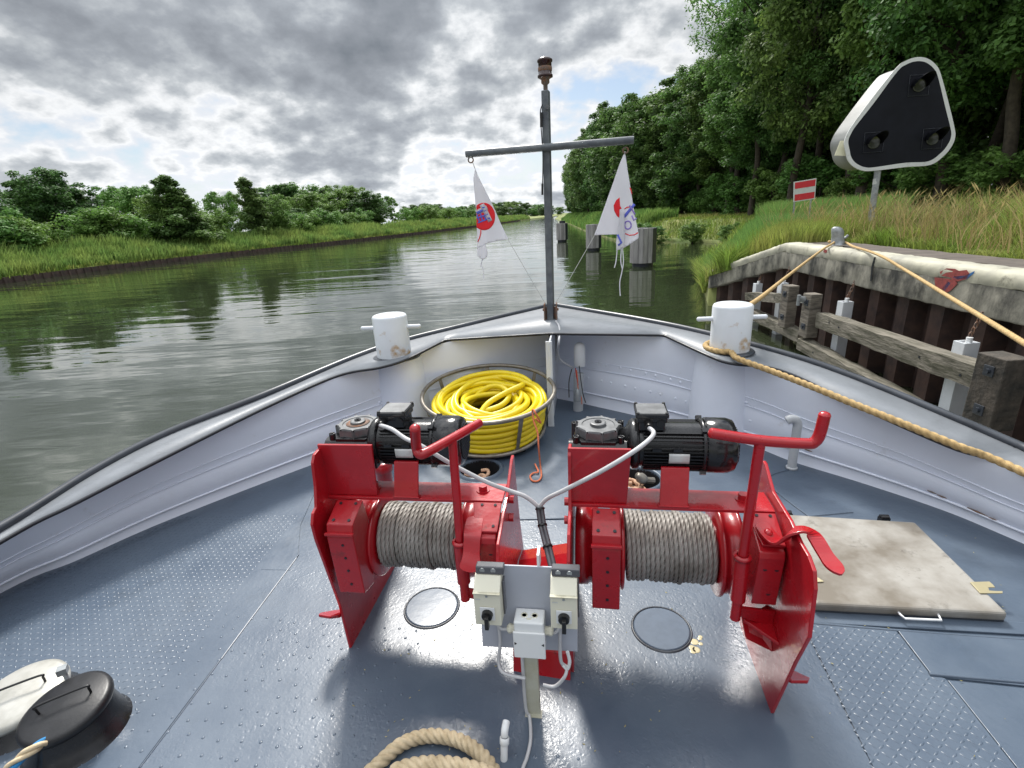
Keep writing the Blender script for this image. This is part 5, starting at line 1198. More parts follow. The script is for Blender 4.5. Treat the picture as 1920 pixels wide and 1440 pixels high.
def wpile(x, y0, y1, w_, off, lab, ych):
    t = qf(x, y0, off); b = qf(x, y1, off); h_ = t[2] - min(b[2], t[2] - .5) + .6
    r_ = empty('fender_pile', (t[0], t[1], t[2] - h_)); tag(r_, lab, 'pile', 'white painted steel fender piles')
    mb = MB(); mb.box((0, 0, h_ / 2), (w_, .02, h_)); mb.box((-w_ / 2 + .01, .07, h_ / 2), (.02, .14, h_)); mb.box((w_ / 2 - .01, .07, h_ / 2), (.02, .14, h_)); mb.box((0, .15, h_ / 2), (w_, .02, h_))
    mb.box((0, .07, h_ - .03), (w_ - .02, .13, .01)); mb.build('box_post', 'white_paint', r_, bevel=.006)
    MB().cyl((0, .05, h_ - .02), (0, .05, h_ + .06), .035, n=14).build('stub', 'white_plastic', r_)
    ch = MB(); n = 7; p0 = np.array([.0, .08, h_ - .02]); p1 = np.array([.16, .10, h_ + .42])
    for i in range(n):
        c = p0 + (p1 - p0) * (i + .5) / n; k = [(c[0] + .02 * math.cos(a) * (i % 2), c[1] + .02 * math.cos(a) * ((i + 1) % 2), c[2] + .045 * math.sin(a)) for a in np.linspace(0, 2 * math.pi, 11)[:-1]]; ch.tube(k, .009, 6, closed=True)
    ch.build('chain', 'rusty_iron', r_)
wpile(1823, 643, 760, .20, .10, 'white steel fender pile with pink spot, the nearest one', 0)
wpile(1591, 566, 656, .19, .08, 'white steel fender pile behind the long upper timber, middle one', 0)
wpile(1472, 531, 602, .17, .08, 'white steel fender pile just left of the close pair of posts', 0)
wpile(1424, 532, 592, .17, .08, 'white steel fender pile farthest along the quay', 0)
# mossy ledge between lower beams and the sheet piling
o = MB().add([tuple(qf(1700, 752, fo_ - .1) - ZZ * .06), tuple(qf(1498, 640, fo_ - .1) - ZZ * .04), tuple(qf(1498, 640, -.1) - ZZ * .04 + np.array([0, .3, 0])), tuple(qf(1700, 752, -.2) - ZZ * .06)], [(0, 1, 2, 3)]).build('ledge', 'mossy', qw)
o.matrix_parent_inverse = Matrix.Translation(-Vector(q0)); o.modifiers.new('s', 'SOLIDIFY').thickness = .05

# quay bollard and the two mooring ropes that meet there
qb = onz(1570, 459, ZC); b = empty('quay_bollard', (qb[0], qb[1], ZC)); tag(b, 'grey cast bollard with a horn on the quay cap', 'bollard')
m = MB(); V = []; n = 24
for i, (z, rx, ry, cx) in enumerate([(0, .17, .15, 0), (.03, .15, .13, .0), (.10, .12, .11, -.01), (.18, .115, .10, -.02), (.26, .12, .10, -.035), (.33, .10, .085, -.06), (.36, .05, .05, -.075), (.365, .005, .005, -.08)]):
    for k in range(n): t = 2 * math.pi * k / n; V.append((cx + rx * math.cos(t), ry * math.sin(t), z))
m.add(V, [(j * n + k, j * n + (k + 1) % n, (j + 1) * n + (k + 1) % n, (j + 1) * n + k) for j in range(7) for k in range(n)], True)
m.build('body', 'galv', b)
MB().tube(catmull([(.05, 0, .12), (.13, -.01, .13), (.17, -.02, .17)], 5), .026, 10).lathe([(.026, 0), (.03, .01), (.0, .03)], (.17, -.02, .17), (.5, 0, 1), n=10).build('horn', 'galv', b)
gb_ = np.array([qb[0], qb[1], ZC])
P = [(BR[0] + .10, BR[1] + .16, BR[2] + .03), (BR[0] + .16, BR[1] + .10, BR[2] + .10)]
P = [at(1398, 578, 3.62), at(1430, 555, 4.6), at(1470, 523, 6.2), at(1510, 492, 8.0), at(1545, 466, 9.7), gb_ + [-.13, -.08, .06], gb_ + [-.16, .04, .07], gb_ + [-.06, .15, .07], gb_ + [.08, .14, .07]]
o = rope('mooring_rope', [at(1392, 590, 3.55)] + P, .021, 'rope_tan', 3, .13, step=.012, n=16, depth=.3); tag(o, 'tan mooring rope running from the right bollard up to the quay bollard', 'rope', 'mooring ropes')
P = [gb_ + [-.10, .12, .05], gb_ + [.02, .16, .05], gb_ + [.13, .06, .05], gb_ + [.12, -.06, .05], onz(1600, 462, .80), onz(1632, 472, .80), onz(1660, 484, .79), at(1690, 502, 7.0), at(1720, 520, 6.2), at(1790, 563, 4.9), at(1860, 606, 3.9), at(1920, 643, 3.3), at(2000, 692, 2.7), at(2100, 760, 2.2)]
o = rope('mooring_rope', P, .021, 'rope_tan', 3, .13, step=.012, n=16, depth=.3); tag(o, 'tan mooring rope running from the quay bollard out of the right edge of the view', 'rope', 'mooring ropes')

# ==================================================================  DOLPHINS IN THE WATER
def dolphin(x, y, Y, wpx, ztop, lab, cap=False):
    c = at(x, y, Y); t = empty('dolphin', (c[0], c[1], WATER)); tag(t, lab, 'mooring dolphin', 'timber clad dolphins in the canal')
    w = wpx / FPX * Y * 1.0 / math.cos(0); h = ztop - WATER; r_ = w * .52
    n = 8; rg_ = np.random.default_rng(int(Y)); 
    for k in range(8):
        a0 = R(45 * k + 30); a1 = R(45 * (k + 1) + 30); dark = 255 < (math.degrees((a0 + a1) / 2)) % 360 + 0 and False
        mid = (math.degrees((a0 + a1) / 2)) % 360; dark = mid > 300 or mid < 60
        p0 = np.array([math.cos(a0), math.sin(a0)]) * r_; p1 = np.array([math.cos(a1), math.sin(a1)]) * r_
        m = MB(); nb = 2
        for b in range(nb):
            q0_, q1_ = p0 + (p1 - p0) * (b / nb + .012), p0 + (p1 - p0) * ((b + 1) / nb - .012); inn = .88; hz = h - rg_.random() * .06
            m.prism([(q0_[0], q0_[1], .18), (q1_[0], q1_[1], .18), (q1_[0] * inn, q1_[1] * inn, .18), (q0_[0] * inn, q0_[1] * inn, .18)], (0, 0, hz - .18))
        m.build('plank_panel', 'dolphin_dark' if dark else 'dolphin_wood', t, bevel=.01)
    MB().cyl((0, 0, -1.0), (0, 0, h - .03), r_ * .80, n=24).build('core_pile', 'dolphin_dark', t)
    if cap: MB().cyl((r_ * .15, .3, h - .03), (r_ * .15, .3, h + .22), r_ * .5, n=24).build('cap_ring', 'dolphin_dark', t)
dolphin(1205, 488, 27.9, 45, at(1206, 427, 27.9)[2], 'timber clad dolphin nearest the quay, largest of the three')
dolphin(1113, 464, 41.5, 27, at(1113, 420, 41.5)[2], 'timber clad dolphin in the middle of the three')
dolphin(1054, 450, 57, 20, at(1054, 418, 57)[2], 'timber clad dolphin farthest off, with a dark cap, beside the mast', True)

# ==================================================================  SIGNS
YS = 12.6
sg = empty('light_signal', (0, 0, 0)); sb_ = at(1637, 392, YS); gz_ = float(gR(sb_[0], YS)); sg.location = (sb_[0], YS, gz_); tag(sg, 'big black triangular light signal with white rim and three hooded lamps on a steel pole', 'light signal')
S0 = np.array(sg.location); top_ = at(1649, 318, YS)
pc = at(1690, 230, YS); yaw = R(-6); nrmS = np.array([math.sin(yaw), -math.cos(yaw), .10]); nrmS = nrmS / np.linalg.norm(nrmS)
def sp(x, y, o=0.0): return onplane(x, y, pc + nrmS * o, nrmS) - S0
out = [(1586, 285), (1583, 268), (1588, 252), (1600, 232), (1640, 178), (1682, 126), (1700, 113), (1720, 107), (1740, 110), (1757, 124), (1765, 142), (1778, 190), (1790, 240), (1791, 258), (1784, 275), (1770, 292), (1745, 309), (1700, 313), (1640, 320), (1618, 320), (1600, 312), (1590, 300)]
oc = catmull(out, 5, closed=True); cen = oc.mean(0)
inn = [cen + (p - cen) * (1 - 8.0 / np.linalg.norm(p - cen)) for p in oc]
nb_ = -nrmS
m = MB(); k = len(oc)
fa = [sp(*p, .0) for p in oc]; fb_ = [sp(*p, 0) for p in inn]; bkp = [q + nb_ * .03 for q in fa]
m.add(fa + fb_ + bkp, [(i, (i + 1) % k, k + (i + 1) % k, k + i) for i in range(k)] + [(i, 2 * k + i, 2 * k + (i + 1) % k, (i + 1) % k) for i in range(k)] + [tuple(2 * k + i for i in range(k))]); m.build('white_rim', 'sign_white', sg)
MB().prism([sp(*p, -.004) for p in inn], nb_ * .01).build('front_panel', 'sign_black', sg)
hs_ = np.array([-math.cos(yaw), -math.sin(yaw), 0])
# housing behind, set back and stepping out to the left
shr = [cen + (p - cen) * .90 for p in oc]
a_ = [sp(*p, -.10) + np.array([-.13, .02, -.03]) for p in shr]; d_ = nb_ * .42
dl_ = np.array([-.12, .32, -.02]) * 1.0; b_ = [q + dl_ for q in a_]
m = MB(); m.add(a_ + b_, [(i, (i + 1) % k, k + (i + 1) % k, k + i) for i in range(k)] + [tuple(k + i for i in range(k))[::-1], tuple(range(k))], False); m.build('housing', 'sign_grey', sg)
MB().prism([sp(1592, 262, -.03) + np.array([-.13, .12, 0]), sp(1580, 290, -.03) + np.array([-.12, .12, 0]), sp(1592, 292, -.03) + np.array([-.02, .06, 0]), sp(1600, 262, -.03) + np.array([-.03, .06, 0])], (0, -.01, 0)).build('sticker', 'sticker', sg)
for (x, y) in ((1723, 160), (1638, 267), (1748, 260)):
    c = sp(x, y, 0) ; ex = np.array([math.cos(yaw), math.sin(yaw), 0]); ez = np.cross(ex, nrmS) * -1; ez = ez if ez[2] > 0 else -ez
    m = MB(); m.lathe([(0, .01), (.12, .012), (.135, .02), (.135, -.01)], c, nrmS, n=32); l = m.build('lamp', 'lens', sg)
    s_ = .215
    fr_ = [c - ex * s_ - ez * s_, c + ex * s_ - ez * s_, c + ex * s_ + ez * s_, c - ex * s_ + ez * s_]
    MB().tube([tuple(q + nrmS * .006) for q in fr_], .006, 4, closed=True).build('lamp_frame', 'sign_grim' if 'sign_grim' in MATS else 'dark_rail', l)
    V = []; n1 = 18
    for i in range(n1 + 1):
        t = math.pi * (-.08 + 1.16 * i / n1); L_ = .12 + .30 * max(0, math.sin(t)) ** .8
        e = ex * math.cos(t) + ez * math.sin(t); V += [c + e * .165, c + e * .16 + nrmS * L_]
    MB().add(V, [(2 * i, 2 * i + 1, 2 * i + 3, 2 * i + 2) for i in range(n1)], True).build('hood', 'sign_black', l).modifiers.new('s', 'SOLIDIFY').thickness = .006
tp = top_ - S0; m = MB(); m.cyl((0, 0, 0), (tp[0], .05, tp[2] + .15), .068, n=20); m.build('pole', 'galv', sg)
MB().cyl((tp[0] * .8, .04, tp[2] * .80), (tp[0] * .9, .045, tp[2] * .88), .071, n=20).build('pole_sticker', 'sign_white', sg)
# small red and white prohibition board on two posts
Y2 = 18.0; c = [at(x, y, Y2) for x, y in ((1489, 341), (1531, 334), (1528, 373), (1488, 379))]; ps = empty('waterway_sign', (c[3][0], Y2, float(gR(c[3][0], Y2)))); tag(ps, 'small red board with a white bar on two thin posts in the grass', 'sign'); p0 = np.array(ps.location)
def lerp4(u, v, o=0): return (c[0] * (1 - u) + c[1] * u) * (1 - v) + (c[3] * (1 - u) + c[2] * u) * v - p0 + np.array([0, -o, 0])
def quad(nm, u0, v0, u1, v1, o, m, th=.004): return MB().prism([lerp4(u0, v0, o), lerp4(u1, v0, o), lerp4(u1, v1, o), lerp4(u0, v1, o)], (0, th, 0)).build(nm, m, ps)
quad('board', 0, 0, 1, 1, 0, 'sign_white', .03); quad('red_band', .04, .05, .96, .36, .004, 'sign_red'); quad('red_band', .04, .64, .96, .95, .004, 'sign_red')
for u in (.12, .88):
    a = lerp4(u, 1, -.03); MB().cyl((a[0], a[1] + .01, 0), tuple(lerp4(u, .1, -.04)), .028, n=12).build('post', 'galv', ps)

# ==================================================================  TREES
def make_leaves(C, Rr, count, size, rg_, flat=.0):
    """leaf quads scattered in clusters centred on C with radius Rr"""
    k = rg_.integers(0, len(C), count); d = rg_.normal(0, 1, (count, 3)); d /= np.linalg.norm(d, axis=1)[:, None]; rad = rg_.random(count) ** .45
    P = C[k] + d * (Rr[k] * rad)[:, None] * np.array([1, 1, .72])
    n = rg_.normal(0, .55, (count, 3)) + d * .8 + np.array([0, 0, .75]); n /= np.linalg.norm(n, axis=1)[:, None]
    a = np.cross(n, rg_.normal(0, 1, (count, 3))); a /= np.linalg.norm(a, axis=1)[:, None]; b = np.cross(n, a)
    s = size * (.6 + .8 * rg_.random(count))[:, None]; a = a * s; b = b * s * .62
    V = np.stack([P - a, P - b * .9 + a * .1, P + a, P + b * .9 + a * .1], 1).reshape(-1, 3)
    return V, np.arange(count * 4).reshape(-1, 4)
TREE = {}
def tree_mesh(key, H, crown_r, base, nb, count, size, seed, leaf, shape='oval', trunk_r=.22, clump=.75):
    rg_ = np.random.default_rng(seed); mb = MB(); C = []; Rr = []
    tr = [np.array([0, 0, -.4])]; x = np.zeros(2)
    for i in range(1, 9): x = x + rg_.normal(0, .012 * H, 2); tr.append(np.array([x[0], x[1], H * .93 * i / 8]))
    tr = catmull(tr, 4); tt = np.linspace(0, 1, len(tr)); mb.tube(tr, trunk_r * (1 - tt * .88) + .02, 8)
    for i in range(nb):
        f = base + (1 - base) * ((i + .3) / nb) ** 1.0; f = min(f, .97); z = H * f * .93; p = np.array([np.interp(z, tr[:, 2], tr[:, a]) for a in range(2)] + [z])
        u = (f - base) / (1 - base)
        if shape == 'oval': ro = crown_r * (.55 + .9 * u) * math.sqrt(max(.03, 1 - (max(0, u - .25) / .78) ** 2)) if u > .25 else crown_r * (.62 + 1.2 * u)
        elif shape == 'cone': ro = crown_r * (1.05 - .92 * u) * (.8 + .3 * rg_.random())
        else: ro = crown_r * math.sqrt(max(.05, 1 - (u * 1.9 - .9) ** 2 * .95))
        ro = min(ro, crown_r * 1.1) * (.72 + .5 * rg_.random()); a = i * 2.4 + rg_.normal(0, .4); up = .25 + .8 * u
        d = np.array([math.cos(a), math.sin(a), up]); q = [p, p + d * ro * .4 + [0, 0, .05 * ro], p + d * ro * .75 + np.array([0, 0, .1 * ro]), p + d * ro + np.array([0, 0, .06 * ro])]; q = catmull(q, 3)
        mb.tube(q, np.linspace(trunk_r * .34 * (1 - .6 * u), .015, len(q)), 5, cap=False)
        for j in range(2 + int(ro * 1.6)):
            t = .35 + .65 * rg_.random(); c = p + d * ro * t + rg_.normal(0, .26 * ro * .5 + .15, 3) * np.array([1, 1, .6]); C.append(c); Rr.append(clump * (.65 + .7 * rg_.random()) * (.6 + .18 * ro))
        C.append(q[-1]); Rr.append(clump * .7)
    C.append(np.array([tr[-1][0], tr[-1][1], H * .96])); Rr.append(clump * .8)
    C = np.array(C); Rr = np.array(Rr); V, F = make_leaves(C, Rr, count, size, rg_)
    tm = mb.build('trunk', 'bark').data; cm = mesh_np('crown', V, F, leaf).data
    for o in [o for o in scene.objects if o.data in (tm, cm)]: bpy.data.objects.remove(o)
    TREE[key] = (tm, cm)
def put_tree(key, x, y, z, s, rz, lab, grp, name='tree', cat='tree', leaf=None):
    t = empty(name, (x, y, z), rz); t.scale = (s[0], s[0], s[1]) if isinstance(s, tuple) else (s, s, s); tag(t, lab, cat, grp)
    for nm, me in zip(('trunk', 'crown'), TREE[key]):
        o = bpy.data.objects.new(nm, me); COL.objects.link(o); o.parent = t
    return t
# tall wood on the right
tree_mesh('wa', 17, 3.1, .30, 34, 42000, .11, 1, 'leaf_dark', 'oval', .26, .82)
tree_mesh('wb', 16, 3.3, .26, 34, 42000, .11, 2, 'leaf_dark', 'round', .24, .86)
tree_mesh('wc', 18, 2.9, .36, 32, 38000, .115, 3, 'leaf_mid', 'oval', .28, .80)
tree_mesh('wf', 17, 3.4, .08, 36, 22000, .19, 4, 'leaf_dark', 'oval', .26, .92)
tree_mesh('wg', 18, 3.3, .14, 36, 22000, .19, 14, 'leaf_dark', 'round', .26, .92)
tree_mesh('open', 19, 3.4, .35, 26, 16000, .10, 5, 'leaf_mid', 'oval', .25, .8)
# broad trees of the left bank
tree_mesh('la', 10, 3.2, .06, 30, 20000, .15, 6, 'leaf_deep', 'round', .22, .78)
tree_mesh('lb', 11, 3.3, .05, 30, 20000, .15, 7, 'leaf_dark', 'cone', .22, .74)
tree_mesh('lc', 9, 3.4, .06, 28, 18000, .15, 8, 'leaf_mid', 'round', .2, .8)
tree_mesh('bush', 2.6, 1.5, .0, 16, 7000, .09, 9, 'leaf_light', 'round', .06, .6)
tree_mesh('bush2', 2.6, 1.5, .0, 16, 7000, .09, 10, 'leaf_mid', 'round', .06, .6)
tree_mesh('thin', 9, 1.9, .3, 16, 2600, .20, 12, 'leaf_mid', 'oval', .12, .65)
rt = np.random.default_rng(21)
GW = 'dark trees of the wood on the right bank'
LW = 'dark leafy tree standing in the dense wood on the right bank'
def edge_x(y): return np.interp(y, [10, 18, 25, 40, 60, 75, 90, 150, 240], [22.5, 21.3, 20.6, 20, 20.8, 19.6, 18.5, 22, 31])
cnt = 0
y = 9.0
while y < 235:
    for row in range(3 if y < 60 else 2):
        x = edge_x(y) + row * (4.2 if y < 60 else 5) + rt.normal(0, .7) + (3.0 if row == 0 and False else 0) + 1.5; yy = y + rt.normal(0, .7) + row * 1.3
        if y < 60: k = ['wa', 'wb', 'wc'][rt.integers(0, 3)] if row < 2 else 'wf'
        else: k = ['wf', 'wg'][rt.integers(0, 2)]
        s = (.95 + .2 * rt.random(), (1.0 + .16 * rt.random()) * (1.12 if y < 44 else .80 if y < 95 else .98))
        put_tree(k, x, yy, float(gR(x, yy)), s, rt.random() * 6.28, ['leafy front row tree of the right bank wood with its trunk showing', 'dark leafy tree in the second row of the wood on the right bank', 'dark leafy tree deep inside the wood on the right bank'][row], [GW + ', front row', GW + ', second row', GW + ', deep inside'][row]); cnt += 1
    y += 3.6 if y < 60 else 5.0
# taller loose crowned trees that stand above the others
for x, yy, s in ((21.5, 50, 1.08), (24, 46, 1.15), (22.5, 38, 1.05), (27, 56, 1.25), (20.5, 43, 1.0), (25, 51, 1.2)):
    put_tree('open', x, yy, .5, s, rt.random() * 6, 'tall loosely leaved tree rising above the wood on the right bank', 'tall open trees above the wood')
# undergrowth closing the foot of the wood
y = 8.0
while y < 150:
    for row in range(2):
        x = edge_x(y) + rt.normal(0, .6) + 2.2 + row * 5; k = 'bush2'; s = .8 + rt.random() * .8
        if rt.random() < (.8 if y < 40 else .8) or row: put_tree(k, x, y + rt.normal(0, .5), float(gR(x, y)) - .2, (s, s * (1.4 if row else .8)), rt.random() * 6, 'low leafy bush growing at the foot of the wood on the right bank', 'bushes at the foot of the wood', 'bush', 'bush')
    y += 3.1 if y < 60 else 5.0
o = MB().box((140, 120, 3.2), (200, 330, 7)).build('far_wood', 'floor_dark')
bpy.data.objects.remove(o)
# left bank
def left(key, px, ybase, Y, ytop, lab, grp=None, wscale=1.0, name='tree', cat='tree'):
    c = at(px, ybase, Y); z = float(gL(c[0], Y)); H = {'la': 10, 'lb': 11, 'lc': 9, 'bush': 2.6, 'bush2': 2.6, 'thin': 9, 'wf': 17, 'wg': 18}[key]; t = at(px, ytop, Y)[2] - z; s = t / H / .98
    bx = min(c[0], float(xl(Y)) - 7.5) if 'bush' in key else c[0]
    put_tree(key, bx, Y, z, (s * wscale, s), rt.random() * 6.28, lab, grp, name, cat)
left('la', -25, 430, 56, 335, 'big dark tree cut by the left edge of the view')
left('lb', 60, 430, 66, 338, 'dark tree with uneven top near the left edge, first of a close pair', wscale=1.5); left('la', 120, 430, 64, 330, 'dark round tree joined to its neighbour near the left edge', wscale=1.25)
left('lb', 160, 430, 68, 355, 'lower dark tree filling the right flank of the left edge clump', wscale=1.6)
left('lc', 250, 430, 80, 362, 'mid green low tree between the two big dark trees of the left bank', wscale=1.25); left('la', 215, 430, 95, 372, 'far green tree seen between the big dark trees')
left('lb', 335, 430, 70, 328, 'big isolated dark tree with open top on the left bank', wscale=1.5); left('lc', 318, 430, 72, 375, 'leafy lower tree at the foot of the big isolated tree', wscale=1.1)
left('lc', 425, 420, 105, 370, 'mid green round tree left of the pointed tree'); left('lb', 475, 425, 84, 332, 'tall pointed dark tree on the left bank', wscale=1.1); left('lc', 510, 425, 88, 375, 'leafy lower tree right of the pointed tree', wscale=1.2)
for i, (px, yt, Y) in enumerate(((520, 358, 125), (548, 357, 130), (575, 356, 135), (605, 360, 140), (640, 358, 142), (668, 362, 140), (692, 368, 138), (590, 372, 120), (540, 380, 112), (560, 395, 108), (700, 385, 150))):
    left(['la', 'lc', 'lb'][i % 3], px, 410, Y, yt, 'rounded tree in the long row behind the left bank', 'trees of the row behind the left bank', 1.5)
left('thin', 733, 405, 150, 371, 'thin lone tree right of the long row on the left bank'); left('thin', 716, 405, 155, 375, 'wispy bare topped tree beside the thin lone tree')
for i, (px, yt, Y) in enumerate(((780, 388, 300), (800, 386, 310), (820, 387, 320), (835, 396, 280), (770, 392, 300), (868, 388, 520), (890, 386, 540), (915, 385, 560), (935, 383, 600), (960, 379, 600), (985, 383, 640), (1008, 384, 660), (1030, 388, 700), (1048, 389, 720), (945, 390, 500), (880, 394, 420), (1020, 390, 600), (900, 392, 470), (975, 390, 560), (1000, 391, 620))):
    c = at(px, 400, Y); t = at(px, yt, Y)[2] + .8; s = t / 10
    put_tree(['la', 'lc'][i % 2], c[0], Y, -.7, (s * 2.0, s * 1.05), rt.random() * 6, 'small far tree on the horizon beyond the bend of the canal', 'far trees on the horizon')
for i, (px, yt, Y, k) in enumerate(((75, 425, 52, 'bush'), (125, 428, 50, 'bush'), (20, 440, 50, 'bush2'), (210, 415, 62, 'bush2'), (250, 408, 62, 'bush'), (290, 430, 60, 'bush'), (-10, 425, 50, 'bush2'), (160, 437, 52, 'bush'), (420, 408, 76, 'bush'), (455, 410, 74, 'bush2'), (520, 408, 90, 'bush'), (570, 410, 98, 'bush'), (620, 405, 110, 'bush2'), (380, 425, 68, 'bush'), (680, 405, 130, 'bush2'), (770, 398, 190, 'bush'), (810, 395, 210, 'bush2'), (845, 397, 230, 'bush'), (860, 396, 250, 'bush2'), (650, 408, 118, 'bush'))):
    left(k, px, 440, Y, yt, 'light green bush behind the reeds of the left bank', 'bushes behind the left reeds', 1.3, 'bush', 'bush')
# bushes on the right clearing
for i, (x, yy, s, l) in enumerate(((12.4, 47, .75, 'round leafy bush at the water edge left of the inlet'), (13.6, 46, .6, 'second leafy bush at the water edge by the inlet'), (15.8, 43, .65, 'dark bush at the tip of the inlet'), (17.5, 40, .55, 'low bush on the grassy side of the inlet'))):
    put_tree('bush2', x, yy, float(gR(x, yy)) - .1, (s, s * .7), i, l, None, 'bush', 'bush')

# ==================================================================  GRASS AND REEDS
def blades(name, X, Yc, Zc, h, w, m, lab, rg_, lean=.35, clump=0.0):
    n = len(X)
    if lean > .45: h = h * (.45 + .9 * np.abs(np.sin(X * 2.3 + 1.7 * np.sin(Yc * 1.1)) * np.sin(Yc * 1.9 + 1.3 * np.sin(X * 1.6))) ** .6)
    a = rg_.random(n) * 2 * math.pi; l = lean * (.3 + rg_.random(n)); hh = h * (.6 + .6 * rg_.random(n)); ww = w * (.7 + .6 * rg_.random(n))
    wind = np.array([.25, .1]); dx = (np.cos(a) * l + wind[0] * lean) * hh; dy = (np.sin(a) * l + wind[1] * lean) * hh; b = rg_.random(n) * 2 * math.pi; ex = np.cos(b) * ww; ey = np.sin(b) * ww * .6
    P0 = np.stack([X - ex, Yc - ey, Zc], 1); P1 = np.stack([X + ex, Yc + ey, Zc], 1)
    M0 = np.stack([X + dx * .35 - ex * .8, Yc + dy * .35 - ey * .8, Zc + hh * .6], 1); M1 = np.stack([X + dx * .35 + ex * .8, Yc + dy * .35 + ey * .8, Zc + hh * .6], 1); T_ = np.stack([X + dx, Yc + dy, Zc + hh], 1)
    V = np.stack([P0, P1, M1, M0, T_], 1).reshape(-1, 3); k = np.arange(n)[:, None] * 5
    o = mesh_np(name, V, [k + np.array([[0, 1, 2, 3]]), k + np.array([[3, 2, 4]])], m); tag(o, lab, 'grass' if 'reed' not in name else 'reeds', kind='stuff'); return o
rg = np.random.default_rng(31)
# left reed belt
n = 95000; yy = 20 + 330 * rg.random(n) ** 1.9; d = .1 + 6.5 * rg.random(n); xx = xl(yy) - d; patch = .75 + .45 * np.sin(yy * .35) * np.sin(yy * .11 + 1) + .2 * np.sin(d * 2 + yy)
blades('reeds', xx, yy, gL(xx, yy), np.clip((.75 + .22 * d) * patch + .5, .5, 2.3), .035 + yy * .0006, 'reed', 'belt of green reeds along the left bank', rg, .3)
n = 16000; yy = 20 + 250 * rg.random(n) ** 1.7; d = -.05 + .8 * rg.random(n); xx = xl(yy) - d
blades('bank_grass', xx, yy, gL(xx, yy) - .05, .4, .03 + yy * .0005, 'grass', 'yellow green grass at the foot of the left reeds', rg, .5)
n = 22000; yy = 20 + 260 * rg.random(n) ** 1.6; d = 5 + 22 * rg.random(n); xx = xl(yy) - d
blades('meadow_grass', xx, yy, gL(xx, yy), .8, .06 + yy * .0006, 'grass', 'rough meadow behind the left reeds', rg, .4)
# right bank near the quay
n = 60000; yy = 2.5 + 13 * rg.random(n) ** .9; d = 1.45 + 8 * rg.random(n) ** 1.5; xx = xb(yy) + d; tall = np.clip((d - 1.0) / 1.4, .45, 1)
blades('tall_grass', xx, yy, gR(xx, yy), .72 * tall * (.75 + .35 * np.sin(xx * 1.9) * np.sin(yy * 1.3)), .010, 'grass', 'tall yellow green grass behind the quay', rg, .75)
n = 9000; yy = 2.5 + 13 * rg.random(n); d = 1.5 + 8 * rg.random(n); xx = xb(yy) + d
blades('dry_grass', xx, yy, gR(xx, yy), .82, .008, 'straw', 'dry straw stems among the grass behind the quay', rg, .6)
n = 26000; yy = 14.5 + 9.5 * rg.random(n); d = .0 + 6.5 * rg.random(n); xx = xb(yy) + d
blades('bank_reeds', xx, yy, gR(xx, yy), .6, .012, 'reed', 'bright green reeds on the slope past the end of the quay', rg, .4)
n = 16000; yy = 11.9 + 3.6 * rg.random(n); d = .5 + 4 * rg.random(n); xx = xb(yy) + d
blades('slope_grass', xx, yy, gR(xx, yy), .5, .009, 'grass', 'grass on the slope beside the sloping end of the quay', rg, .4)
n = 16000; yy = 19.5 + 6 * rg.random(n); d = 2.6 + 5 * rg.random(n); xx = xb(yy) + d
blades('tall_reeds', xx, yy, gR(xx, yy), .95, .014, 'reed', 'stand of taller blue green reeds behind the small red sign', rg, .35)
n = 26000; yy = 22 + 40 * rg.random(n); d = .2 + 12 * rg.random(n); xx = np.maximum(xb(yy) + d, xb(yy)); 
blades('clearing_grass', xx, yy, gR(xx, yy), .28 + .25 * (d < 2), .03, 'grass', 'short mown grass of the clearing before the wood', rg, .5)
n = 9000; yy = 24 + 36 * rg.random(n); d = 4 + 10 * rg.random(n); xx = xb(yy) + d
blades('dry_patch', xx, yy, gR(xx, yy), .3, .03, 'straw', 'dry straw coloured patches of the clearing', rg, .5)
n = 22000; yy = 52 + 150 * rg.random(n) ** 1.4; d = -.1 + 5 * rg.random(n); xx = xb(yy) + d
blades('far_reeds', xx, yy, gR(xx, yy), 1.1, .03 + yy * .0005, 'reed', 'reeds along the far right bank at the foot of the wood', rg, .35)
n = 260; yy = 4 + 10 * rg.random(n); d = 2.5 + 5 * rg.random(n); xx = xb(yy) + d; zz = gR(xx, yy) + .55 + .25 * rg.random(n); s = .016 + .014 * rg.random(n)
V = np.stack([np.stack([xx - s, yy, zz], 1), np.stack([xx, yy - s, zz], 1), np.stack([xx + s, yy, zz], 1), np.stack([xx, yy + s, zz], 1)], 1).reshape(-1, 3)
o = mesh_np('umbel_flowers', V, np.arange(n * 4).reshape(-1, 4), 'flower'); tag(o, 'small white flower heads in the grass behind the quay', 'flowers', kind='stuff')
n = 420; yy = 3 + 12 * rg.random(n); d = 1.6 + 6 * rg.random(n) ** 1.3; xx = xb(yy) + d; zz = gR(xx, yy); V = []; F3 = []
for i in range(n):
    h = .75 + .6 * rg.random(); a = rg.random() * 6.28; lx, ly = math.cos(a) * h * .35 + .1, math.sin(a) * h * .3; k = len(V); w = .0035; hw = .012 + .008 * rg.random()
    for t, ww in ((0, w), (.5, w), (.84, w), (.92, hw), (1.0, .001)): V += [(xx[i] + lx * t * t - ww, yy[i] + ly * t * t, zz[i] + h * t * (1 - .12 * t)), (xx[i] + lx * t * t + ww, yy[i] + ly * t * t, zz[i] + h * t * (1 - .12 * t))]
    F3 += [(k + 2 * q, k + 2 * q + 1, k + 2 * q + 3, k + 2 * q + 2) for q in range(4)]
o = mesh_np('seed_stems', V, np.array(F3), 'straw'); tag(o, 'single tall stems with seed heads above the grass behind the quay', 'grass', kind='stuff')
n = 9000; yy = 14.2 + 9 * rg.random(n); d = -.12 + .7 * rg.random(n); xx = xb(yy) + d
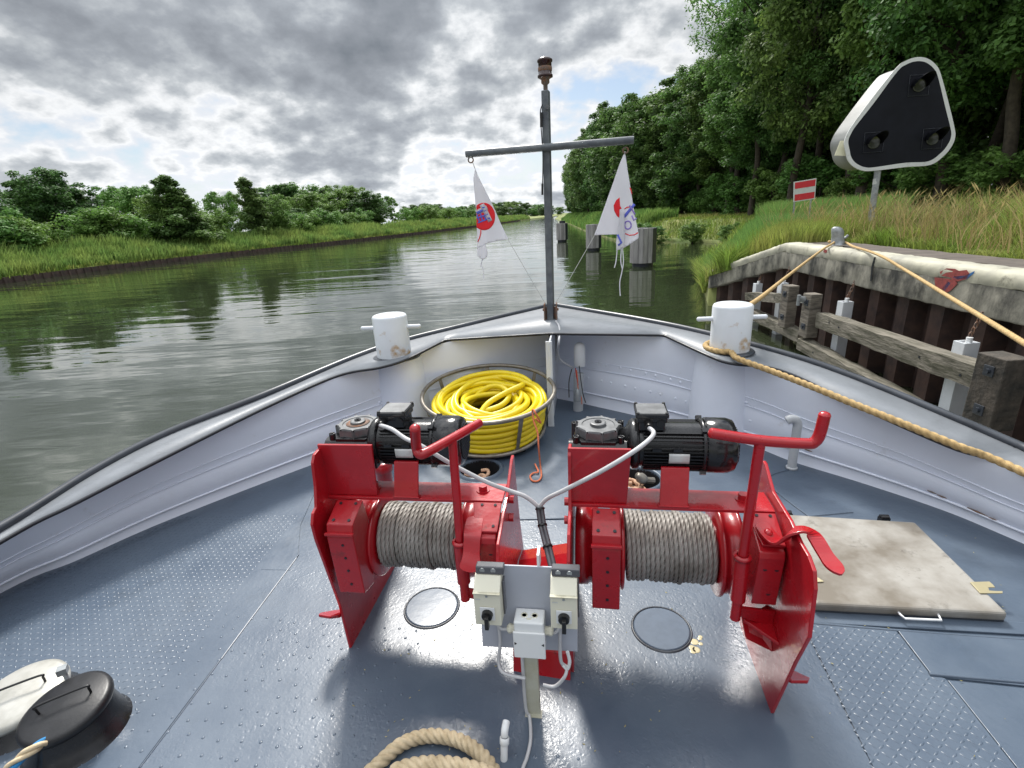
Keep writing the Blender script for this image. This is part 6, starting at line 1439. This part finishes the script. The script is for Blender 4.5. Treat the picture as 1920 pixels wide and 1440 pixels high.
blades('overhanging_grass', xx, yy, np.maximum(gR(np.maximum(xx, xb(yy)), yy), WATER + .25) - .1, .55, .012, 'grass', 'grass and weeds hanging over the water past the quay end', rg, .9)
# timber edging of the left bank
m = MB(); yv = np.concatenate([np.arange(18, 120, .9), np.arange(120, 300, 2.0)])
for y in yv: m.box((xl(y) + .07, y, WATER + .22), (.16, .16, .5 + .06 * math.sin(y * 7)))
for y0, y1 in zip(np.arange(10, 300, 6), np.arange(16, 306, 6)):
    m.prism([(xl(y0) + .01, y0, WATER - .2), (xl(y1) + .01, y1, WATER - .2), (xl(y1) + .01, y1, -.80), (xl(y0) + .01, y0, -.80)], (.03, 0, 0))
tag(m.build('bank_edging', 'bank_wood'), 'dark timber edging with short posts along the left bank', 'edging')

# ==================================================================  FAR OFF: lamp posts and bridge
for px, Y, yt in ((752, 190, 380), (641, 160, 400)):
    c = at(px, 405, Y); zt = at(px, yt, Y)[2]; t = empty('street_lamp', (c[0], Y, -.4)); tag(t, 'thin pale street lamp beyond the left bank trees' if px == 752 else 'short pale pole among the bushes of the left bank', 'street lamp')
    MB().cyl((0, 0, 0), (0, 0, zt + .4), .10, .05, n=8).build('pole', 'bridge_grey', t)
    if px == 752: MB().tube([(0, 0, zt + .4), (.5, 0, zt + .65), (1.4, 0, zt + .8)], .05, 6).box((1.6, 0, zt + .8), (.7, .2, .12)).build('lamp_arm', 'bridge_grey', t)
for k in range(9):
    px = 868 + k * 20 + (k % 3) * 5; Y = 520 + k * 15; c = at(px, 400, Y); o = MB().cyl((0, 0, 0), (0, 0, 9 + k % 3), .16, .10, n=6).build('lamp_post', 'bridge_grey'); o.location = (c[0], Y, -.8); tag(o, 'tiny pale pole far off near the bridge', 'lamp post', 'tiny poles near the far bridge')
a, b = at(935, 399, 640), at(1066, 393, 820)
br_ = empty('bridge', tuple(a)); tag(br_, 'low pale blue bridge far off across the canal', 'bridge'); d = b - a
MB().prism([(0, 0, 0), (d[0], d[1], 0), (d[0], d[1], .9), (0, 0, .9)], (0, 6, 0)).build('deck', 'bridge_grey', br_)
m = MB()
for t in np.linspace(.05, .95, 6): m.box((d[0] * t, d[1] * t + 3, -1.2), (1.2, 3, 2.6))
m.build('pier', 'bridge_grey', br_)
